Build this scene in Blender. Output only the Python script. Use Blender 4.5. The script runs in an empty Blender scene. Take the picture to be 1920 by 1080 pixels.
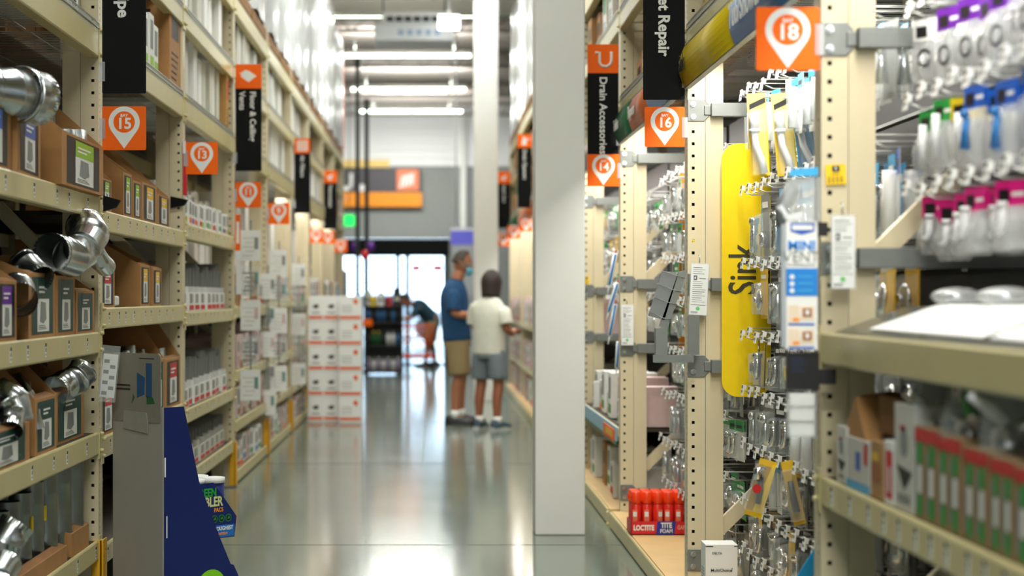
import bpy, bmesh, math, random
from mathutils import Vector, Matrix, Euler
random.seed(11)
SC = bpy.context.scene
COL = SC.collection
PI = math.pi
# ---------------------------------------------------------------- camera
F, VX, VY, H = 3300.0, 815.0, 556.0, 1.32      # focal length in px, aisle vanishing point, eye height
cam = bpy.data.cameras.new('camera')
cam_o = bpy.data.objects.new('camera', cam); COL.objects.link(cam_o)
cam_o.location = (0, 0, H); cam_o.rotation_euler = (PI/2, 0, 0)
cam.sensor_width = 36; cam.lens = 36*F/1920
cam.shift_x = (960-VX)/1920; cam.shift_y = (VY-540)/1920
cam.clip_start = .1; cam.clip_end = 200
cam.dof.use_dof = True; cam.dof.focus_distance = 7.35; cam.dof.aperture_fstop = cam.lens/31.0
SC.camera = cam_o
# ---------------------------------------------------------------- world (daylight beyond the entrance)
w = bpy.data.worlds.new('daylight'); SC.world = w; w.use_nodes = True
bg = w.node_tree.nodes['Background']; bg.inputs[0].default_value = (.58, .80, 1.0, 1); bg.inputs[1].default_value = 5.5
SC.view_settings.view_transform = 'Standard'; SC.view_settings.look = 'None'
SC.view_settings.exposure = 0.3; SC.view_settings.gamma = 1
SC.view_settings.use_curve_mapping = False
# ---------------------------------------------------------------- lights of the place and an added wall fill
LAMPS_Y = [-7.2, -2.4, 2.4, 7.2, 12.0, 16.8, 21.6, 27.4, 32.0, 37.2, 41.6]
LAMP_Z = 5.72
def area(name, loc, sx, sy, power, col=(1, .97, .9), rot=(0, 0, 0), spread=None):
    l = bpy.data.lights.new(name, 'AREA'); l.shape = 'RECTANGLE'; l.size = sx; l.size_y = sy
    l.energy = power; l.color = col
    if spread: l.spread = spread
    o = bpy.data.objects.new(name, l); COL.objects.link(o); o.location = loc; o.rotation_euler = rot
    o['kind'] = 'helper'
    return o
for y in LAMPS_Y:
    area('ceiling_lamp_light', (-.55 if y > 20 else .0, y, LAMP_Z-.06), 2.4, .2, 280 if y < 0 else 95 if y < 10 else (110 if y < 26 else (110 if y < 40 else 170)), (.98, 1.0, .95))
for y in LAMPS_Y[-5:]: area('ceiling_lamp_uplight', (-.55, y, LAMP_Z+.09), 2.2, .1, 60, (.98, 1.0, .95), (PI, 0, 0))
for y in (41.9, 42.0): area('added_wall_fill', (-1.6+1.6*(y > 41.95), y, LAMP_Z-.1), 2.4, .15, 20, (.98, 1.0, .97), (math.radians(72), 0, 0))  # unseen fill lights added to brighten the back wall
RY = [2.32, 4.83, 7.38, 10.05, 12.6, 15.6, 18.6, 21.7, 24.9]      # uprights of the racks with the hook displays
for i in range(len(RY)-1):                                        # strip lamps under the header signs of those racks
    a, b = RY[i], RY[i+1]
    area('header_lamp_light', (1.17, (a+b)/2, 2.30), .10, (b-a)-.25, 22 if i else 15, (1, .96, .90), (0, math.radians(-12), 0))
for y in (17.0, 19.5, 22.0, 24.4):
    area('header_lamp_light', (-1.5, y, 2.27), .10, 2.0, 5, (1, .96, .90))
# ---------------------------------------------------------------- materials
MATS = {}
def lin(c):
    c = c/255.0
    return c/12.92 if c <= .04045 else ((c+.055)/1.055)**2.4
def mat(name, rgb, rough=.5, metal=0, var=.06, scale=30, alpha=1, emit=0, trans=0, bump=0, spec=.5, coat=0):
    if name in MATS: return MATS[name]
    m = bpy.data.materials.new(name); m.use_nodes = True
    nt = m.node_tree; p = nt.nodes['Principled BSDF']
    c = (lin(rgb[0]), lin(rgb[1]), lin(rgb[2]), 1)
    m.diffuse_color = c
    p.inputs['Roughness'].default_value = rough; p.inputs['Metallic'].default_value = metal
    p.inputs['Specular IOR Level'].default_value = spec
    if var > 0:
        tc = nt.nodes.new('ShaderNodeTexCoord'); n = nt.nodes.new('ShaderNodeTexNoise'); n.inputs['Scale'].default_value = scale
        n.inputs['Detail'].default_value = 2
        mx = nt.nodes.new('ShaderNodeMix'); mx.data_type = 'RGBA'
        mx.inputs[6].default_value = tuple(max(0, v*(1-var*1.6)) for v in c[:3])+(1,)
        mx.inputs[7].default_value = tuple(min(1, v*(1+var*1.6)) for v in c[:3])+(1,)
        nt.links.new(tc.outputs['Object'], n.inputs['Vector']); nt.links.new(n.outputs['Fac'], mx.inputs[0])
        nt.links.new(mx.outputs[2], p.inputs['Base Color'])
        if bump:
            b = nt.nodes.new('ShaderNodeBump'); b.inputs['Strength'].default_value = bump; b.inputs['Distance'].default_value = .01
            nt.links.new(n.outputs['Fac'], b.inputs['Height']); nt.links.new(b.outputs['Normal'], p.inputs['Normal'])
    else:
        p.inputs['Base Color'].default_value = c
    if emit:
        p.inputs['Emission Color'].default_value = c; p.inputs['Emission Strength'].default_value = emit
    if alpha < 1: p.inputs['Alpha'].default_value = alpha
    if coat: p.inputs['Coat Weight'].default_value = coat
    if trans: p.inputs['Transmission Weight'].default_value = trans
    MATS[name] = m
    return m
cream = mat('cream_steel', (216, 203, 168), .36, 0, .03, 6)
beamc = mat('cream_beam', (208, 195, 142), .33, 0, .05, 5)
dark = mat('interior_shade', (26, 25, 23), .7)  # near-black colour paints the shade inside posts and pipes
steel = mat('grey_painted_steel', (126, 130, 126), .4, .35, .05)
galv = mat('galvanised_steel', (200, 206, 208), .24, 1, .10, 9, bump=.08)
galvd = mat('dull_galvanised_steel', (150, 156, 154), .38, 1, .12, 14)
chrome = mat('polished_chrome', (225, 228, 232), .08, 1, 0)
zinc = mat('zinc_bolt', (190, 196, 200), .25, 1, 0)
wire = mat('wire_metal', (186, 188, 184), .35, .7, 0)
card = mat('brown_cardboard', (176, 128, 76), .8, 0, .10, 12, bump=.05)
cardd = mat('dark_cardboard', (142, 98, 54), .85, 0, .12, 12)
white = mat('white_card', (236, 236, 232), .5, 0, .02)
paper = mat('white_paper', (246, 246, 242), .6, 0, .03)
offw = mat('off_white_card', (214, 212, 200), .6, 0, .05)
greyp = mat('grey_print', (140, 142, 140), .6, 0, .05)
ink = mat('black_ink', (22, 22, 24), .5, 0, 0)
blk = mat('black_panel', (10, 11, 11), .6, 0, 0, spec=.15)
orange = mat('sign_orange', (255, 106, 0), .45, 0, 0, spec=.2)
orange2 = mat('pale_orange', (250, 150, 40), .5, 0, 0)
yel = mat('sign_yellow', (250, 214, 8), .35, 0, .02)
yeld = mat('header_yellow', (214, 186, 20), .35, 0, .02)
hblue = mat('header_blue', (70, 116, 178), .35, 0, .02)
hgreen = mat('header_green', (28, 104, 66), .35, 0, .02)
horange = mat('header_orange', (204, 106, 56), .35, 0, .02)
safety = mat('safety_yellow', (240, 176, 16), .45, 0, .05)
red = mat('print_red', (206, 34, 36), .5, 0, 0)
green = mat('print_green', (24, 150, 62), .5, 0, 0)
lime = mat('print_lime', (150, 196, 40), .5, 0, 0)
teal = mat('print_dark_teal', (16, 66, 58), .5, 0, 0)
blue = mat('print_blue', (28, 92, 190), .4, 0, 0)
cyan = mat('print_cyan', (60, 168, 220), .4, 0, 0)
purple = mat('print_purple', (104, 24, 158), .45, 0, 0)
violet = mat('print_violet', (92, 84, 170), .5, 0, 0)
pink = mat('print_pink', (226, 24, 130), .45, 0, 0)
pinkw = mat('pinkish_card', (216, 188, 184), .6, 0, .05)
brownp = mat('print_brown', (160, 100, 62), .6, 0, 0)
navy = mat('navy_card', (14, 34, 104), .42, 0, .03)
plastw = mat('white_plastic', (232, 234, 234), .3, 0, 0)
plastg = mat('grey_plastic', (120, 124, 124), .4, 0, .05)
clear = mat('clear_plastic', (225, 232, 230), .12, 0, 0, alpha=.20)
film = mat('stretch_film', (206, 208, 208), .25, 0, .14, 7, bump=.6)
wood = mat('pale_wood', (214, 178, 122), .6, 0, .10, 4)
woodd = mat('pallet_wood', (146, 104, 58), .8, 0, .15, 6)
dgrey = mat('charcoal_plastic', (44, 46, 48), .5, 0, .05)
# ---------------------------------------------------------------- mesh helper
ID = Matrix.Identity(3)
FPX = Matrix(((0, 0, 1), (1, 0, 0), (0, 1, 0)))       # (u, v, n) -> faces +X (toward the aisle from the duct racks)
FNX = Matrix(((0, 0, -1), (-1, 0, 0), (0, 1, 0)))     # faces -X
FNY = Matrix(((1, 0, 0), (0, 0, -1), (0, 1, 0)))      # faces -Y
FPZ = ID
class MB:
    def __init__(s, mats): s.v = []; s.f = []; s.m = []; s.sm = []; s.mats = mats
    def mi(s, m):
        if m not in s.mats: s.mats.append(m)
        return s.mats.index(m)
    def face(s, pts, m=None, smooth=False, T=None):
        b = len(s.v)
        for p in pts:
            p = Vector(p)
            s.v.append(tuple(T @ p) if T is not None else tuple(p))
        s.f.append(tuple(range(b, b+len(pts)))); s.m.append(s.mi(m) if m else 0); s.sm.append(smooth)
    def raw(s, vs, fs, m=None, smooth=False, T=None):
        b = len(s.v); k = s.mi(m) if m else 0
        for p in vs:
            p = Vector(p); s.v.append(tuple(T @ p) if T is not None else tuple(p))
        for f in fs: s.f.append(tuple(i+b for i in f)); s.m.append(k); s.sm.append(smooth)
    def box(s, x0, x1, y0, y1, z0, z1, m=None, T=None):
        vs = [(x0,y0,z0),(x1,y0,z0),(x1,y1,z0),(x0,y1,z0),(x0,y0,z1),(x1,y0,z1),(x1,y1,z1),(x0,y1,z1)]
        fs = [(0,3,2,1),(4,5,6,7),(0,1,5,4),(1,2,6,5),(2,3,7,6),(3,0,4,7)]
        s.raw(vs, fs, m, False, T)
    def prism(s, poly, a, b, B=FNY, o=(0,0,0), m=None):
        """poly in (u, v), extruded along the normal n from a to b (a < b), basis B, origin o"""
        o = Vector(o); n = len(poly)
        vs = [o + B @ Vector((u, v, a)) for u, v in poly] + [o + B @ Vector((u, v, b)) for u, v in poly]
        fs = [tuple(range(n, 2*n)), tuple(reversed(range(n)))] + [(i, (i+1) % n, (i+1) % n+n, i+n) for i in range(n)]
        s.raw(vs, fs, m)
    def rect(s, u0, v0, u1, v1, B=FNY, o=(0,0,0), n=0, m=None):
        o = Vector(o); s.face([o + B @ Vector(p) for p in ((u0,v0,n),(u1,v0,n),(u1,v1,n),(u0,v1,n))], m)
    def tube(s, pts, rs, n=10, m=None, caps=True, smooth=True):
        pts = [Vector(p) for p in pts]
        if not hasattr(rs, '__len__'): rs = [rs]*len(pts)
        base = len(s.v); k = s.mi(m) if m else 0
        ref = None
        for i, p in enumerate(pts):
            d = (pts[min(i+1, len(pts)-1)]-pts[max(i-1, 0)])
            if d.length < 1e-9: d = Vector((0, 0, 1))
            d.normalize()
            if ref is None: ref = d.orthogonal().normalized()
            ref = (ref - d*ref.dot(d))
            if ref.length < 1e-6: ref = d.orthogonal()
            ref.normalize(); q = d.cross(ref)
            for j in range(n):
                a = 2*PI*j/n
                s.v.append(tuple(p + (ref*math.cos(a)+q*math.sin(a))*rs[i]))
        for i in range(len(pts)-1):
            for j in range(n):
                s.f.append((base+i*n+j, base+i*n+(j+1) % n, base+(i+1)*n+(j+1) % n, base+(i+1)*n+j)); s.m.append(k); s.sm.append(smooth)
        if caps:
            s.f.append(tuple(base+j for j in reversed(range(n)))); s.m.append(k); s.sm.append(False)
            s.f.append(tuple(base+(len(pts)-1)*n+j for j in range(n))); s.m.append(k); s.sm.append(False)
    def ball(s, c, r, m=None, seg=10, sq=(1,1,1)):
        pts = []
        rings = seg//2+1
        vs = []; fs = []
        for i in range(rings+1):
            t = PI*i/rings
            for j in range(seg):
                a = 2*PI*j/seg
                vs.append((c[0]+r*sq[0]*math.sin(t)*math.cos(a), c[1]+r*sq[1]*math.sin(t)*math.sin(a), c[2]+r*sq[2]*math.cos(t)))
        for i in range(rings):
            for j in range(seg):
                fs.append((i*seg+j, (i+1)*seg+j, (i+1)*seg+(j+1) % seg, i*seg+(j+1) % seg))
        s.raw(vs, fs, m, True)
    def perf(s, o, du, dv, W, L, hu, size, pitch, v0=.03, m=None):
        """steel sheet W x L with a row of square holes"""
        o = Vector(o); du = Vector(du); dv = Vector(dv)
        h = size/2; k = s.mi(m) if m else 0
        P = lambda u, v: tuple(o+du*u+dv*v)
        base = len(s.v); us = [0, hu-h, hu+h, W]; vs = [0]
        c = v0
        while c+h < L-.01:
            vs += [c-h, c+h]; c += pitch
        vs.append(L)
        for v in vs:
            for u in us: s.v.append(P(u, v))
        for i in range(len(vs)-1):
            for j in range(3):
                if j == 1 and i % 2 == 1 and i < len(vs)-2: continue
                b = base+i*4+j
                s.f.append((b, b+1, b+5, b+4)); s.m.append(k); s.sm.append(False)
    def mesh(s, name):
        me = bpy.data.meshes.new(name); me.from_pydata(s.v, [], s.f)
        for m in s.mats: me.materials.append(m)
        me.polygons.foreach_set('material_index', s.m); me.polygons.foreach_set('use_smooth', s.sm)
        me.update(); return me
    def obj(s, name, parent=None, loc=None, rot=None, bevel=0):
        return mo(name, s.mesh(name), parent, loc, rot, bevel)
def mo(name, me, parent=None, loc=None, rot=None, bevel=0):
    o = bpy.data.objects.new(name, me); COL.objects.link(o)
    if parent is not None: o.parent = parent
    if loc is not None: o.location = loc
    if rot is not None: o.rotation_euler = rot
    if bevel:
        b = o.modifiers.new('bevel', 'BEVEL'); b.width = bevel; b.segments = 2; b.limit_method = 'ANGLE'
    return o
SEEN = {}
def tag(o, label=None, cat=None, group=None, kind=None):
    if label: o['label'] = label
    if cat: o['category'] = cat
    if group: o['group'] = group
    if kind: o['kind'] = kind
    return o
def empty(name, loc=(0, 0, 0), rotz=0):
    o = bpy.data.objects.new(name, None); COL.objects.link(o); o.location = loc; o.rotation_euler = (0, 0, rotz)
    o.empty_display_size = .05
    return o
def struct(name, mb, **k):
    o = mb.obj(name, **k); o['kind'] = 'structure'; return o
CHILD = {}
def copy_tree(o, parent=None):
    c = o.copy(); COL.objects.link(c)
    if parent is not None: c.parent = parent
    for k in ('label', 'group'):
        if parent is None and k in c: del c[k]
    for ch in CHILD.get(o.name) or list(o.children): copy_tree(ch, c)
    return c
class Kind:
    """one prototype thing and its copies"""
    def __init__(s, build): s.build = build; s.first = None; s.n = 0
    def place(s, loc, rotz=0, label=None, group=None, rot=None, scale=None):
        if s.first is None: s.first = s.build(); o = s.first; s.kids(s.first)
        else: o = copy_tree(s.first)
        s.n += 1
        o.location = loc; o.rotation_euler = rot if rot is not None else (0, 0, rotz)
        o.scale = scale if scale else (1, 1, 1)
        if label: o['label'] = label
        if group: o['group'] = group
        return o
    def kids(s, o):
        CHILD[o.name] = list(o.children)
        for c in o.children: s.kids(c)
TXT = {}
def text_mesh(t, size, m, bold=.0, align='CENTER', ext=.0006):
    key = (t, size, m.name, bold, align)
    if key in TXT: return TXT[key]
    cu = bpy.data.curves.new('lettering', 'FONT'); cu.body = t; cu.size = size; cu.align_x = align; cu.align_y = 'CENTER'
    cu.offset = bold*size; cu.extrude = ext; cu.resolution_u = 3
    o = bpy.data.objects.new('tmp', cu); COL.objects.link(o)
    dg = bpy.context.evaluated_depsgraph_get()
    me = bpy.data.meshes.new_from_object(o.evaluated_get(dg)); me.name = 'lettering'
    bpy.data.objects.remove(o); me.materials.clear(); me.materials.append(m)
    TXT[key] = me
    return me
def text(t, size, m, parent, loc, B=FNY, turn=0, bold=.02, align='CENTER', sx=1, name='lettering'):
    o = mo(name, text_mesh(t, size, m, bold, align), parent)
    M = B.to_4x4() @ Matrix.Rotation(turn, 4, 'Z') @ Matrix.Diagonal((sx, 1, 1, 1))
    M.translation = Vector(loc); o.matrix_local = M
    return o
def rrect(x0, y0, x1, y1, r, n=5):
    out = []
    for cx, cy, a0 in ((x1-r, y0+r, -PI/2), (x1-r, y1-r, 0), (x0+r, y1-r, PI/2), (x0+r, y0+r, PI)):
        for i in range(n+1):
            a = a0 + PI/2*i/n; out.append((cx+r*math.cos(a), cy+r*math.sin(a)))
    return out
def circ(cx, cy, r, n=28): return [(cx+r*math.cos(2*PI*i/n), cy+r*math.sin(2*PI*i/n)) for i in range(n)]
def gp(px, py, Y): return Vector(((px-VX)/F*Y, Y, H+(VY-py)/F*Y))
XL, XR = -1.393, 1.061
def yl(px): return 1.393*F/(VX-px)
def yr(px): return 1.061*F/(px-VX)
def nth(i): return ['first','second','third','fourth','fifth','sixth','seventh','eighth','ninth','tenth','eleventh','twelfth','thirteenth','fourteenth','fifteenth','sixteenth','seventeenth','eighteenth','nineteenth','twentieth'][i] if i < 20 else f'{i+1}th'
U = random.uniform
# ================================================================ the setting
conc = mat('polished_concrete', (108, 118, 106), .16, 0, .12, 1.3)
nt = conc.node_tree; p_ = nt.nodes['Principled BSDF']
nz = nt.nodes.new('ShaderNodeTexNoise'); nz.inputs['Scale'].default_value = 2.2; nz.inputs['Detail'].default_value = 6
tc_ = nt.nodes.new('ShaderNodeTexCoord'); rmp = nt.nodes.new('ShaderNodeMapRange')
rmp.inputs[3].default_value = .10; rmp.inputs[4].default_value = .15; p_.inputs['Specular IOR Level'].default_value = .5
nt.links.new(tc_.outputs['Object'], nz.inputs['Vector']); nt.links.new(nz.outputs['Fac'], rmp.inputs[0]); nt.links.new(rmp.outputs[0], p_.inputs['Roughness'])
wallg = mat('grey_wall_paint', (142, 145, 142), .7, 0, .03, 2)
wallw = mat('white_wall_panel', (250, 250, 250), .6, 0, .02, 2)
deckm = mat('roof_deck_paint', (206, 194, 186), .55, 0, .06, 3)
m = MB([conc]); m.box(-7, 7, -10, 45, -.2, 0); struct('floor', m)
m = MB([mat('floor_joint', (92, 92, 84), .6)])
for y in (3.0, 9.35, 13.9, 18.5, 23.0, 28, 33): m.box(-1.5, 1.3, y, y+.006, 0, .0015)
m.box(-.1, -.094, 14, 44, 0, .0015)
struct('trim_1', m)
m = MB([mat('outdoor_pavement', (190, 190, 186), .9)]); m.box(-14, 14, 45.31, 90, -.25, -.02); struct('ground', m)
# corrugated roof deck
m = MB([deckm]); y = -10.0
prof = []
while y < 45.0:
    prof += [(y, 6.16), (y+.10, 6.16), (y+.15, 6.28), (y+.35, 6.28), (y+.40, 6.16)]; y += .40
for (a, za), (b, zb) in zip(prof[:-1], prof[1:]):
    if b > a: m.face([(-7, a, za), (-7, b, zb), (7, b, zb), (7, a, za)])
m.box(-7, 7, -10, 45.3, 6.29, 6.4)
struct('ceiling', m)
for y in (23.0, 26.4, 29.8, 34.4, 39.4, 43.6):
    m = MB([mat('painted_joist', (150, 144, 136), .6)])
    m.box(-6.9, 6.9, y, y+.10, 6.06, 6.15); m.box(-6.9, 6.9, y+.02, y+.08, 5.80, 5.86)
    x = -6.8
    while x < 6.5:
        m.tube([(x, y+.05, 5.83), (x+.3, y+.05, 6.10), (x+.6, y+.05, 5.83)], .014, 6); x += .6
    struct('trim_2', m)
m = MB([wallw]); m.box(-7, 7, -10.2, -10, 0, 6.4); struct('wall_front', m)
deckd = mat('shelf_board', (60, 52, 38), .8, 0, .1, 5)
hard = mat('back_panel_shade', (15, 14, 13), .8, 0, .1, 3)  # near black puts the deep-shelf shade into the colour
m = MB([hard]); m.box(-7.2, -7, -10, 45.3, 0, 6.4); struct('wall_left', m)
m = MB([hard]); m.box(7, 7.2, -10, 45.3, 0, 6.4); struct('wall_right', m)
# back wall, grey below and white above, with the entrance cut into it
BY = 45.0
m = MB([wallg, wallw])
def bw(px0, px1, z0, z1, mm, y0=BY, y1=BY+.3): m.box((px0-VX)/F*BY, (px1-VX)/F*BY, y0, y1, z0, z1, mm)
bw(302, 560, 0, 4.65, wallg); bw(842, 1328, 0, 4.65, wallg); bw(560, 842, 2.80, 4.65, wallg)
for i in range(8): m.box(-7, 7, BY, BY+.3, 4.66+i*.2, 4.655+i*.2+.19, wallw)
m.box(-7, 7, BY+.05, BY+.3, 4.6, 6.4, wallw)
struct('wall_back', m)
# glazed entrance lobby standing in front of the wall opening
EY = 33.8
def ex(px): return (px-VX)/F*EY
m = MB([blk, steel]); m.box(ex(560), ex(842), EY-.04, EY+.10, 2.10, 2.42); m.box(ex(560), ex(842), EY+.1, BY, 2.36, 2.42, steel)
struct('trim_3', m)
m = MB([mat('door_frame_black', (30, 34, 38), .4, .3)])
for px in (564, 622, 686, 746, 764, 836): m.box(ex(px-4), ex(px+4), EY-.02, EY+.08, 0, 2.10)
m.box(ex(560), ex(840), EY, EY+.06, 0, .03)
struct('door_1', m)
m = MB([mat('door_glass', (222, 240, 246), .02, 0, 0, alpha=.12)])
m.box(ex(568), ex(832), EY+.02, EY+.025, .10, 2.10); struct('window_1', m)
for n_, px in ((2, 560), (3, 842)): m = MB([wallg]); m.box(ex(px)-.03, ex(px)+.03, EY, BY, 0, 2.42); struct('wall_side', m)
m = MB([mat('white_conduit', (232, 232, 228), .5)])
m.box((863-VX)/F*BY, (874-VX)/F*BY, BY-.12, BY, 3.0, 5.9); struct('trim_4', m)
# aisle pillars
pil = mat('pillar_paint', (214, 214, 208), .5, 0, .03, 3)
def pillar(n, x0, x1, y0, y1):
    m = MB([pil]); m.box(x0, x1, y0, y1, 0, 6.16)
    return struct(n, m, bevel=.008)
pillar('pillar', (1003-VX)/339, (1097-VX)/339, 9.73, 9.98)
pillar('pillar', .50, .80, 22.2, 22.6)
def ceiling_light(y):
    e = empty('ceiling_light', (-.55, y, LAMP_Z))
    m = MB([plastw]); m.box(-1.22, 1.22, -.06, .06, 0, .07); m.obj('housing', e)
    tb = mat('lit_tube', (236, 255, 232), .5, 0, 0, emit=9)
    for s in (-1, 1):
        m = MB([tb]); m.tube([(s*.02, 0, -.02), (s*1.2, 0, -.02)], .03, 8); m.obj('tube', e)
    for s in (-1, 1):
        m = MB([steel]); m.tube([(s*.9, 0, .07), (s*.9, 0, .46)], .005, 5); m.obj('hanger', e)
    return e
for i, y in enumerate(LAMPS_Y):
    e = ceiling_light(y)
    wh = {27.4: 'behind the white ceiling unit', 32.0: 'longest of the lit three', 37.2: 'middle one of the three clear lamps', 41.6: 'lowest in view, above the white back wall'}.get(y, f'{nth(i)} over the aisle from the near end')
    tag(e, 'white strip lamp hung over the aisle, '+wh, 'ceiling light', 'ceiling strip lamps')
# ================================================================ racks
def peg(m, x, y, z, s): m.tube([(x, y, z), (x+s*.014, y, z)], [.009, .006], 8)
def upright(side, Y, detail, ztop, brackets=(), depth=1.0, name='upright_frame'):
    """side -1: racks at X<0, front toward +X; t grows away from the aisle"""
    front = XL if side < 0 else XR
    e = empty(name, (front, Y, 0)); sg = side
    def post(nm, t0, t1, holes):
        m = MB([cream]); x0, x1 = sorted((sg*t0, sg*t1))
        if detail and holes:
            W = t1-t0
            # camera-side sheet with square holes, aisle sheet with small slots, plain others
            m.perf((sg*t0, 0, 0), (sg, 0, 0), (0, 0, 1), W, ztop, .023, .0125, .0508)
            m.perf((sg*t0, 0, 0), (0, 1, 0), (0, 0, 1), .09, ztop, .03, .008, .0254)
            m.face([(sg*t0, .09, 0), (sg*t1, .09, 0), (sg*t1, .09, ztop), (sg*t0, .09, ztop)])
            m.face([(sg*t1, 0, 0), (sg*t1, .09, 0), (sg*t1, .09, ztop), (sg*t1, 0, ztop)])
            m.box(min(sg*t0, sg*t1)+.004, max(sg*t0, sg*t1)-.004, .030, .034, .0, ztop, dark)  # dark sheets paint the shade behind the holes and slots
            m.box(min(sg*(t0+.02), sg*(t0+.022)), max(sg*(t0+.02), sg*(t0+.022)), .004, .086, .0, ztop, dark)
        else: m.box(x0, x1, 0, .09, 0, ztop)
        return m.obj(nm, e)
    post('front_post', 0, .0735, True)
    post('middle_post', .0755, .149, False)
    post('rear_post', depth-.075, depth, False)
    m = MB([cream])
    for za, zb in ((.34, 1.11), (1.41, 2.18), (2.48, 3.25)):   # parallel diagonals, low at the front
        dx, dz = (depth-.225), zb-za; L = math.hypot(dx, dz); k = .028
        nx, nz_ = -dz/L*k, dx/L*k
        m.prism([(sg*.14+sg*nx, za+nz_), (sg*.14-sg*nx, za-nz_), (sg*(depth-.08)-sg*nx, zb-nz_), (sg*(depth-.08)+sg*nx, zb+nz_)], -.062, -.03, FNY)
    m.obj('brace', e)
    m = MB([steel]); x0, x1 = sorted((-sg*.02, sg*.17)); m.box(x0, x1, -.02, .11, 0, .008); m.obj('foot_plate', e)
    for z, two, ln in brackets:
        m = MB([steel])
        h = .046; w_ = .088
        m.prism([(sg*-.001, z-h), (sg*(w_-.02), z-h), (sg*w_, z-h+.02), (sg*w_, z+h-.02), (sg*(w_-.02), z+h), (sg*-.001, z+h)][::sg], 0, .006)
        x0, x1 = sorted((sg*(w_+.006), sg*ln)); m.box(x0, x1, -.042, -.004, z-.028, z+.028)
        x0, x1 = sorted((sg*(w_-.02), sg*(w_+.01))); m.box(x0, x1, -.012, 0, z-.02, z+.02)
        br = m.obj('crossbar', e, bevel=.002)
        for dz in ((-.026, .026) if two else (-.024,)):
            m = MB([zinc]); m.tube([(sg*.022, -.006, z+dz), (sg*.022, -.010, z+dz)], .012, 12); m.tube([(sg*.022, -.010, z+dz), (sg*.022, -.019, z+dz)], .0085, 6, smooth=False)
            m.obj('bolt', br)
    return e
def tagmesh():
    if 'tag' not in TXT:
        m = MB([paper, ink])
        m.box(-.012, .012, -.026, .024, 0, .0008, paper)
        m.rect(-.012, .012, .012, .024, ID, (0,0,0), .0012, ink)
        m.face([(-.005, .009, .0012), (-.008, -.006, .0012), (.003, -.008, .0012), (.007, .005, .0012)], ink)
        m.rect(-.008, -.020, .006, -.012, ID, (0,0,0), .0012, greyp)
        TXT['tag'] = m.mesh('price_tag')
    return TXT['tag']
def shelf(side, Y0, Y1, ztop, bh, detail=2, depth=1.0, tags=(), deck='solid', label=None, frontx=None, legs=True, bm=None):
    """one rack shelf: front and rear beam, deck and the price tags stuck on the beam"""
    sg = side; front = (XL if side < 0 else XR) if frontx is None else frontx
    e = empty('rack_shelf', (front, Y0, 0)); L = Y1-Y0
    B = FPX if side < 0 else FNX
    m = MB([bm or beamc])
    y0, y1 = .092, L-.002
    prof = [(0, ztop-bh), (sg*.045, ztop-bh), (sg*.045, ztop-.012), (sg*.012, ztop-.004), (sg*.010, ztop), (0, ztop), (-sg*.003, ztop-.006), (-sg*.003, ztop-bh+.006)]
    vs = [(x, y0, z) for x, z in prof]+[(x, y1, z) for x, z in prof]; n = len(prof)
    m.raw(vs, [tuple(range(n)), tuple(range(n, 2*n))]+[(i, (i+1) % n, (i+1) % n+n, i+n) for i in range(n)])
    if detail:
        for ya, yb in ((y0-.05, y0+.004), (y1-.004, y1+.045)):
            x0, x1 = sorted((-sg*.006, -sg*.001)); m.box(x0, x1, ya, yb, ztop-bh-.02, ztop+.02)
            for dz in (-.005, -bh+.015): peg(m, -sg*.006, (ya+yb)/2, ztop+dz, -sg)
    m.obj('front_beam', e)
    m = MB([bm or beamc]); x0, x1 = sorted((sg*(depth-.04), sg*depth)); m.box(x0, x1, .095, L-.003, ztop-bh, ztop-.002); m.obj('rear_beam', e)
    x0, x1 = sorted((sg*.012, sg*(depth-.04)))
    if deck == 'wire':
        m = MB([wire])
        y = .1
        while y < L:
            m.box(x0, x1, y, y+.004, ztop, ztop+.004); y += .05 if detail > 1 else .15
        for t in (.03, .3, .6, .9):
            xa, xb = sorted((sg*t, sg*(t+.004))); m.box(xa, xb, .09, L, ztop-.004, ztop)
        m.obj('wire_deck', e)
        m = MB([wire])
        y = .1; st = .025 if detail > 1 else .06
        while y < L:
            xa, xb = sorted((-sg*.004, -sg*.001)); m.box(xa, xb, y, y+.0035, ztop-.02, ztop+.022); y += st
        xa, xb = sorted((-sg*.006, -sg*.002)); m.box(xa, xb, .09, L, ztop+.020, ztop+.025); m.box(xa, xb, .09, L, ztop-.002, ztop+.002)
        m.obj('wire_lip', e)
    else:
        m = MB([deckd if deck == 'solid' else wood])
        m.box(x0, x1, .095, L-.003, ztop-.02, ztop-.002 if deck == 'solid' else ztop+.004)
        if deck == 'wood':
            for k in range(1, 6):
                pass
        m.obj('deck', e)
    for y in tags:
        o = mo('price_tag', tagmesh(), e); M = B.to_4x4(); M.translation = Vector((-sg*.0035, y-Y0, ztop-bh*.5)); o.matrix_local = M
    tag(e, label, 'shelf', 'rack shelves')
    return e
LY = [2.41+2.44*i for i in range(11)]      # LY[2] = 7.29, the upright with the bay 15 sign
LNAME = {1: 'nearest duct rack', 2: 'rack behind the blue display', 3: 'register rack', 4: 'vents sign rack', 5: 'rack before Air Filters', 6: 'Air Filters rack', 7: 'rack past Air Filters', 8: 'last duct rack but one', 9: 'last duct rack'}
RNAME = {0: 'nearest hook rack', 1: 'Sink header rack', 2: 'foam can rack', 3: 'Drain Accessories rack', 4: 'rack behind the pillar', 5: 'rack past the pillar', 6: 'rack beside the shoppers', 7: 'last hook rack'}
UPN = {1: 'nearest', 2: 'bearing the bay 15 sign', 3: 'bearing the bay 13 sign', 4: 'bearing the bay 11 sign', 5: 'bearing the bay 9 sign', 6: 'bearing the air filters sign', 7: 'bearing the bay 5 sign', 8: 'bearing the bay 3 sign', 9: 'bearing the bay 1 sign', 10: 'ending the duct row'}
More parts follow.
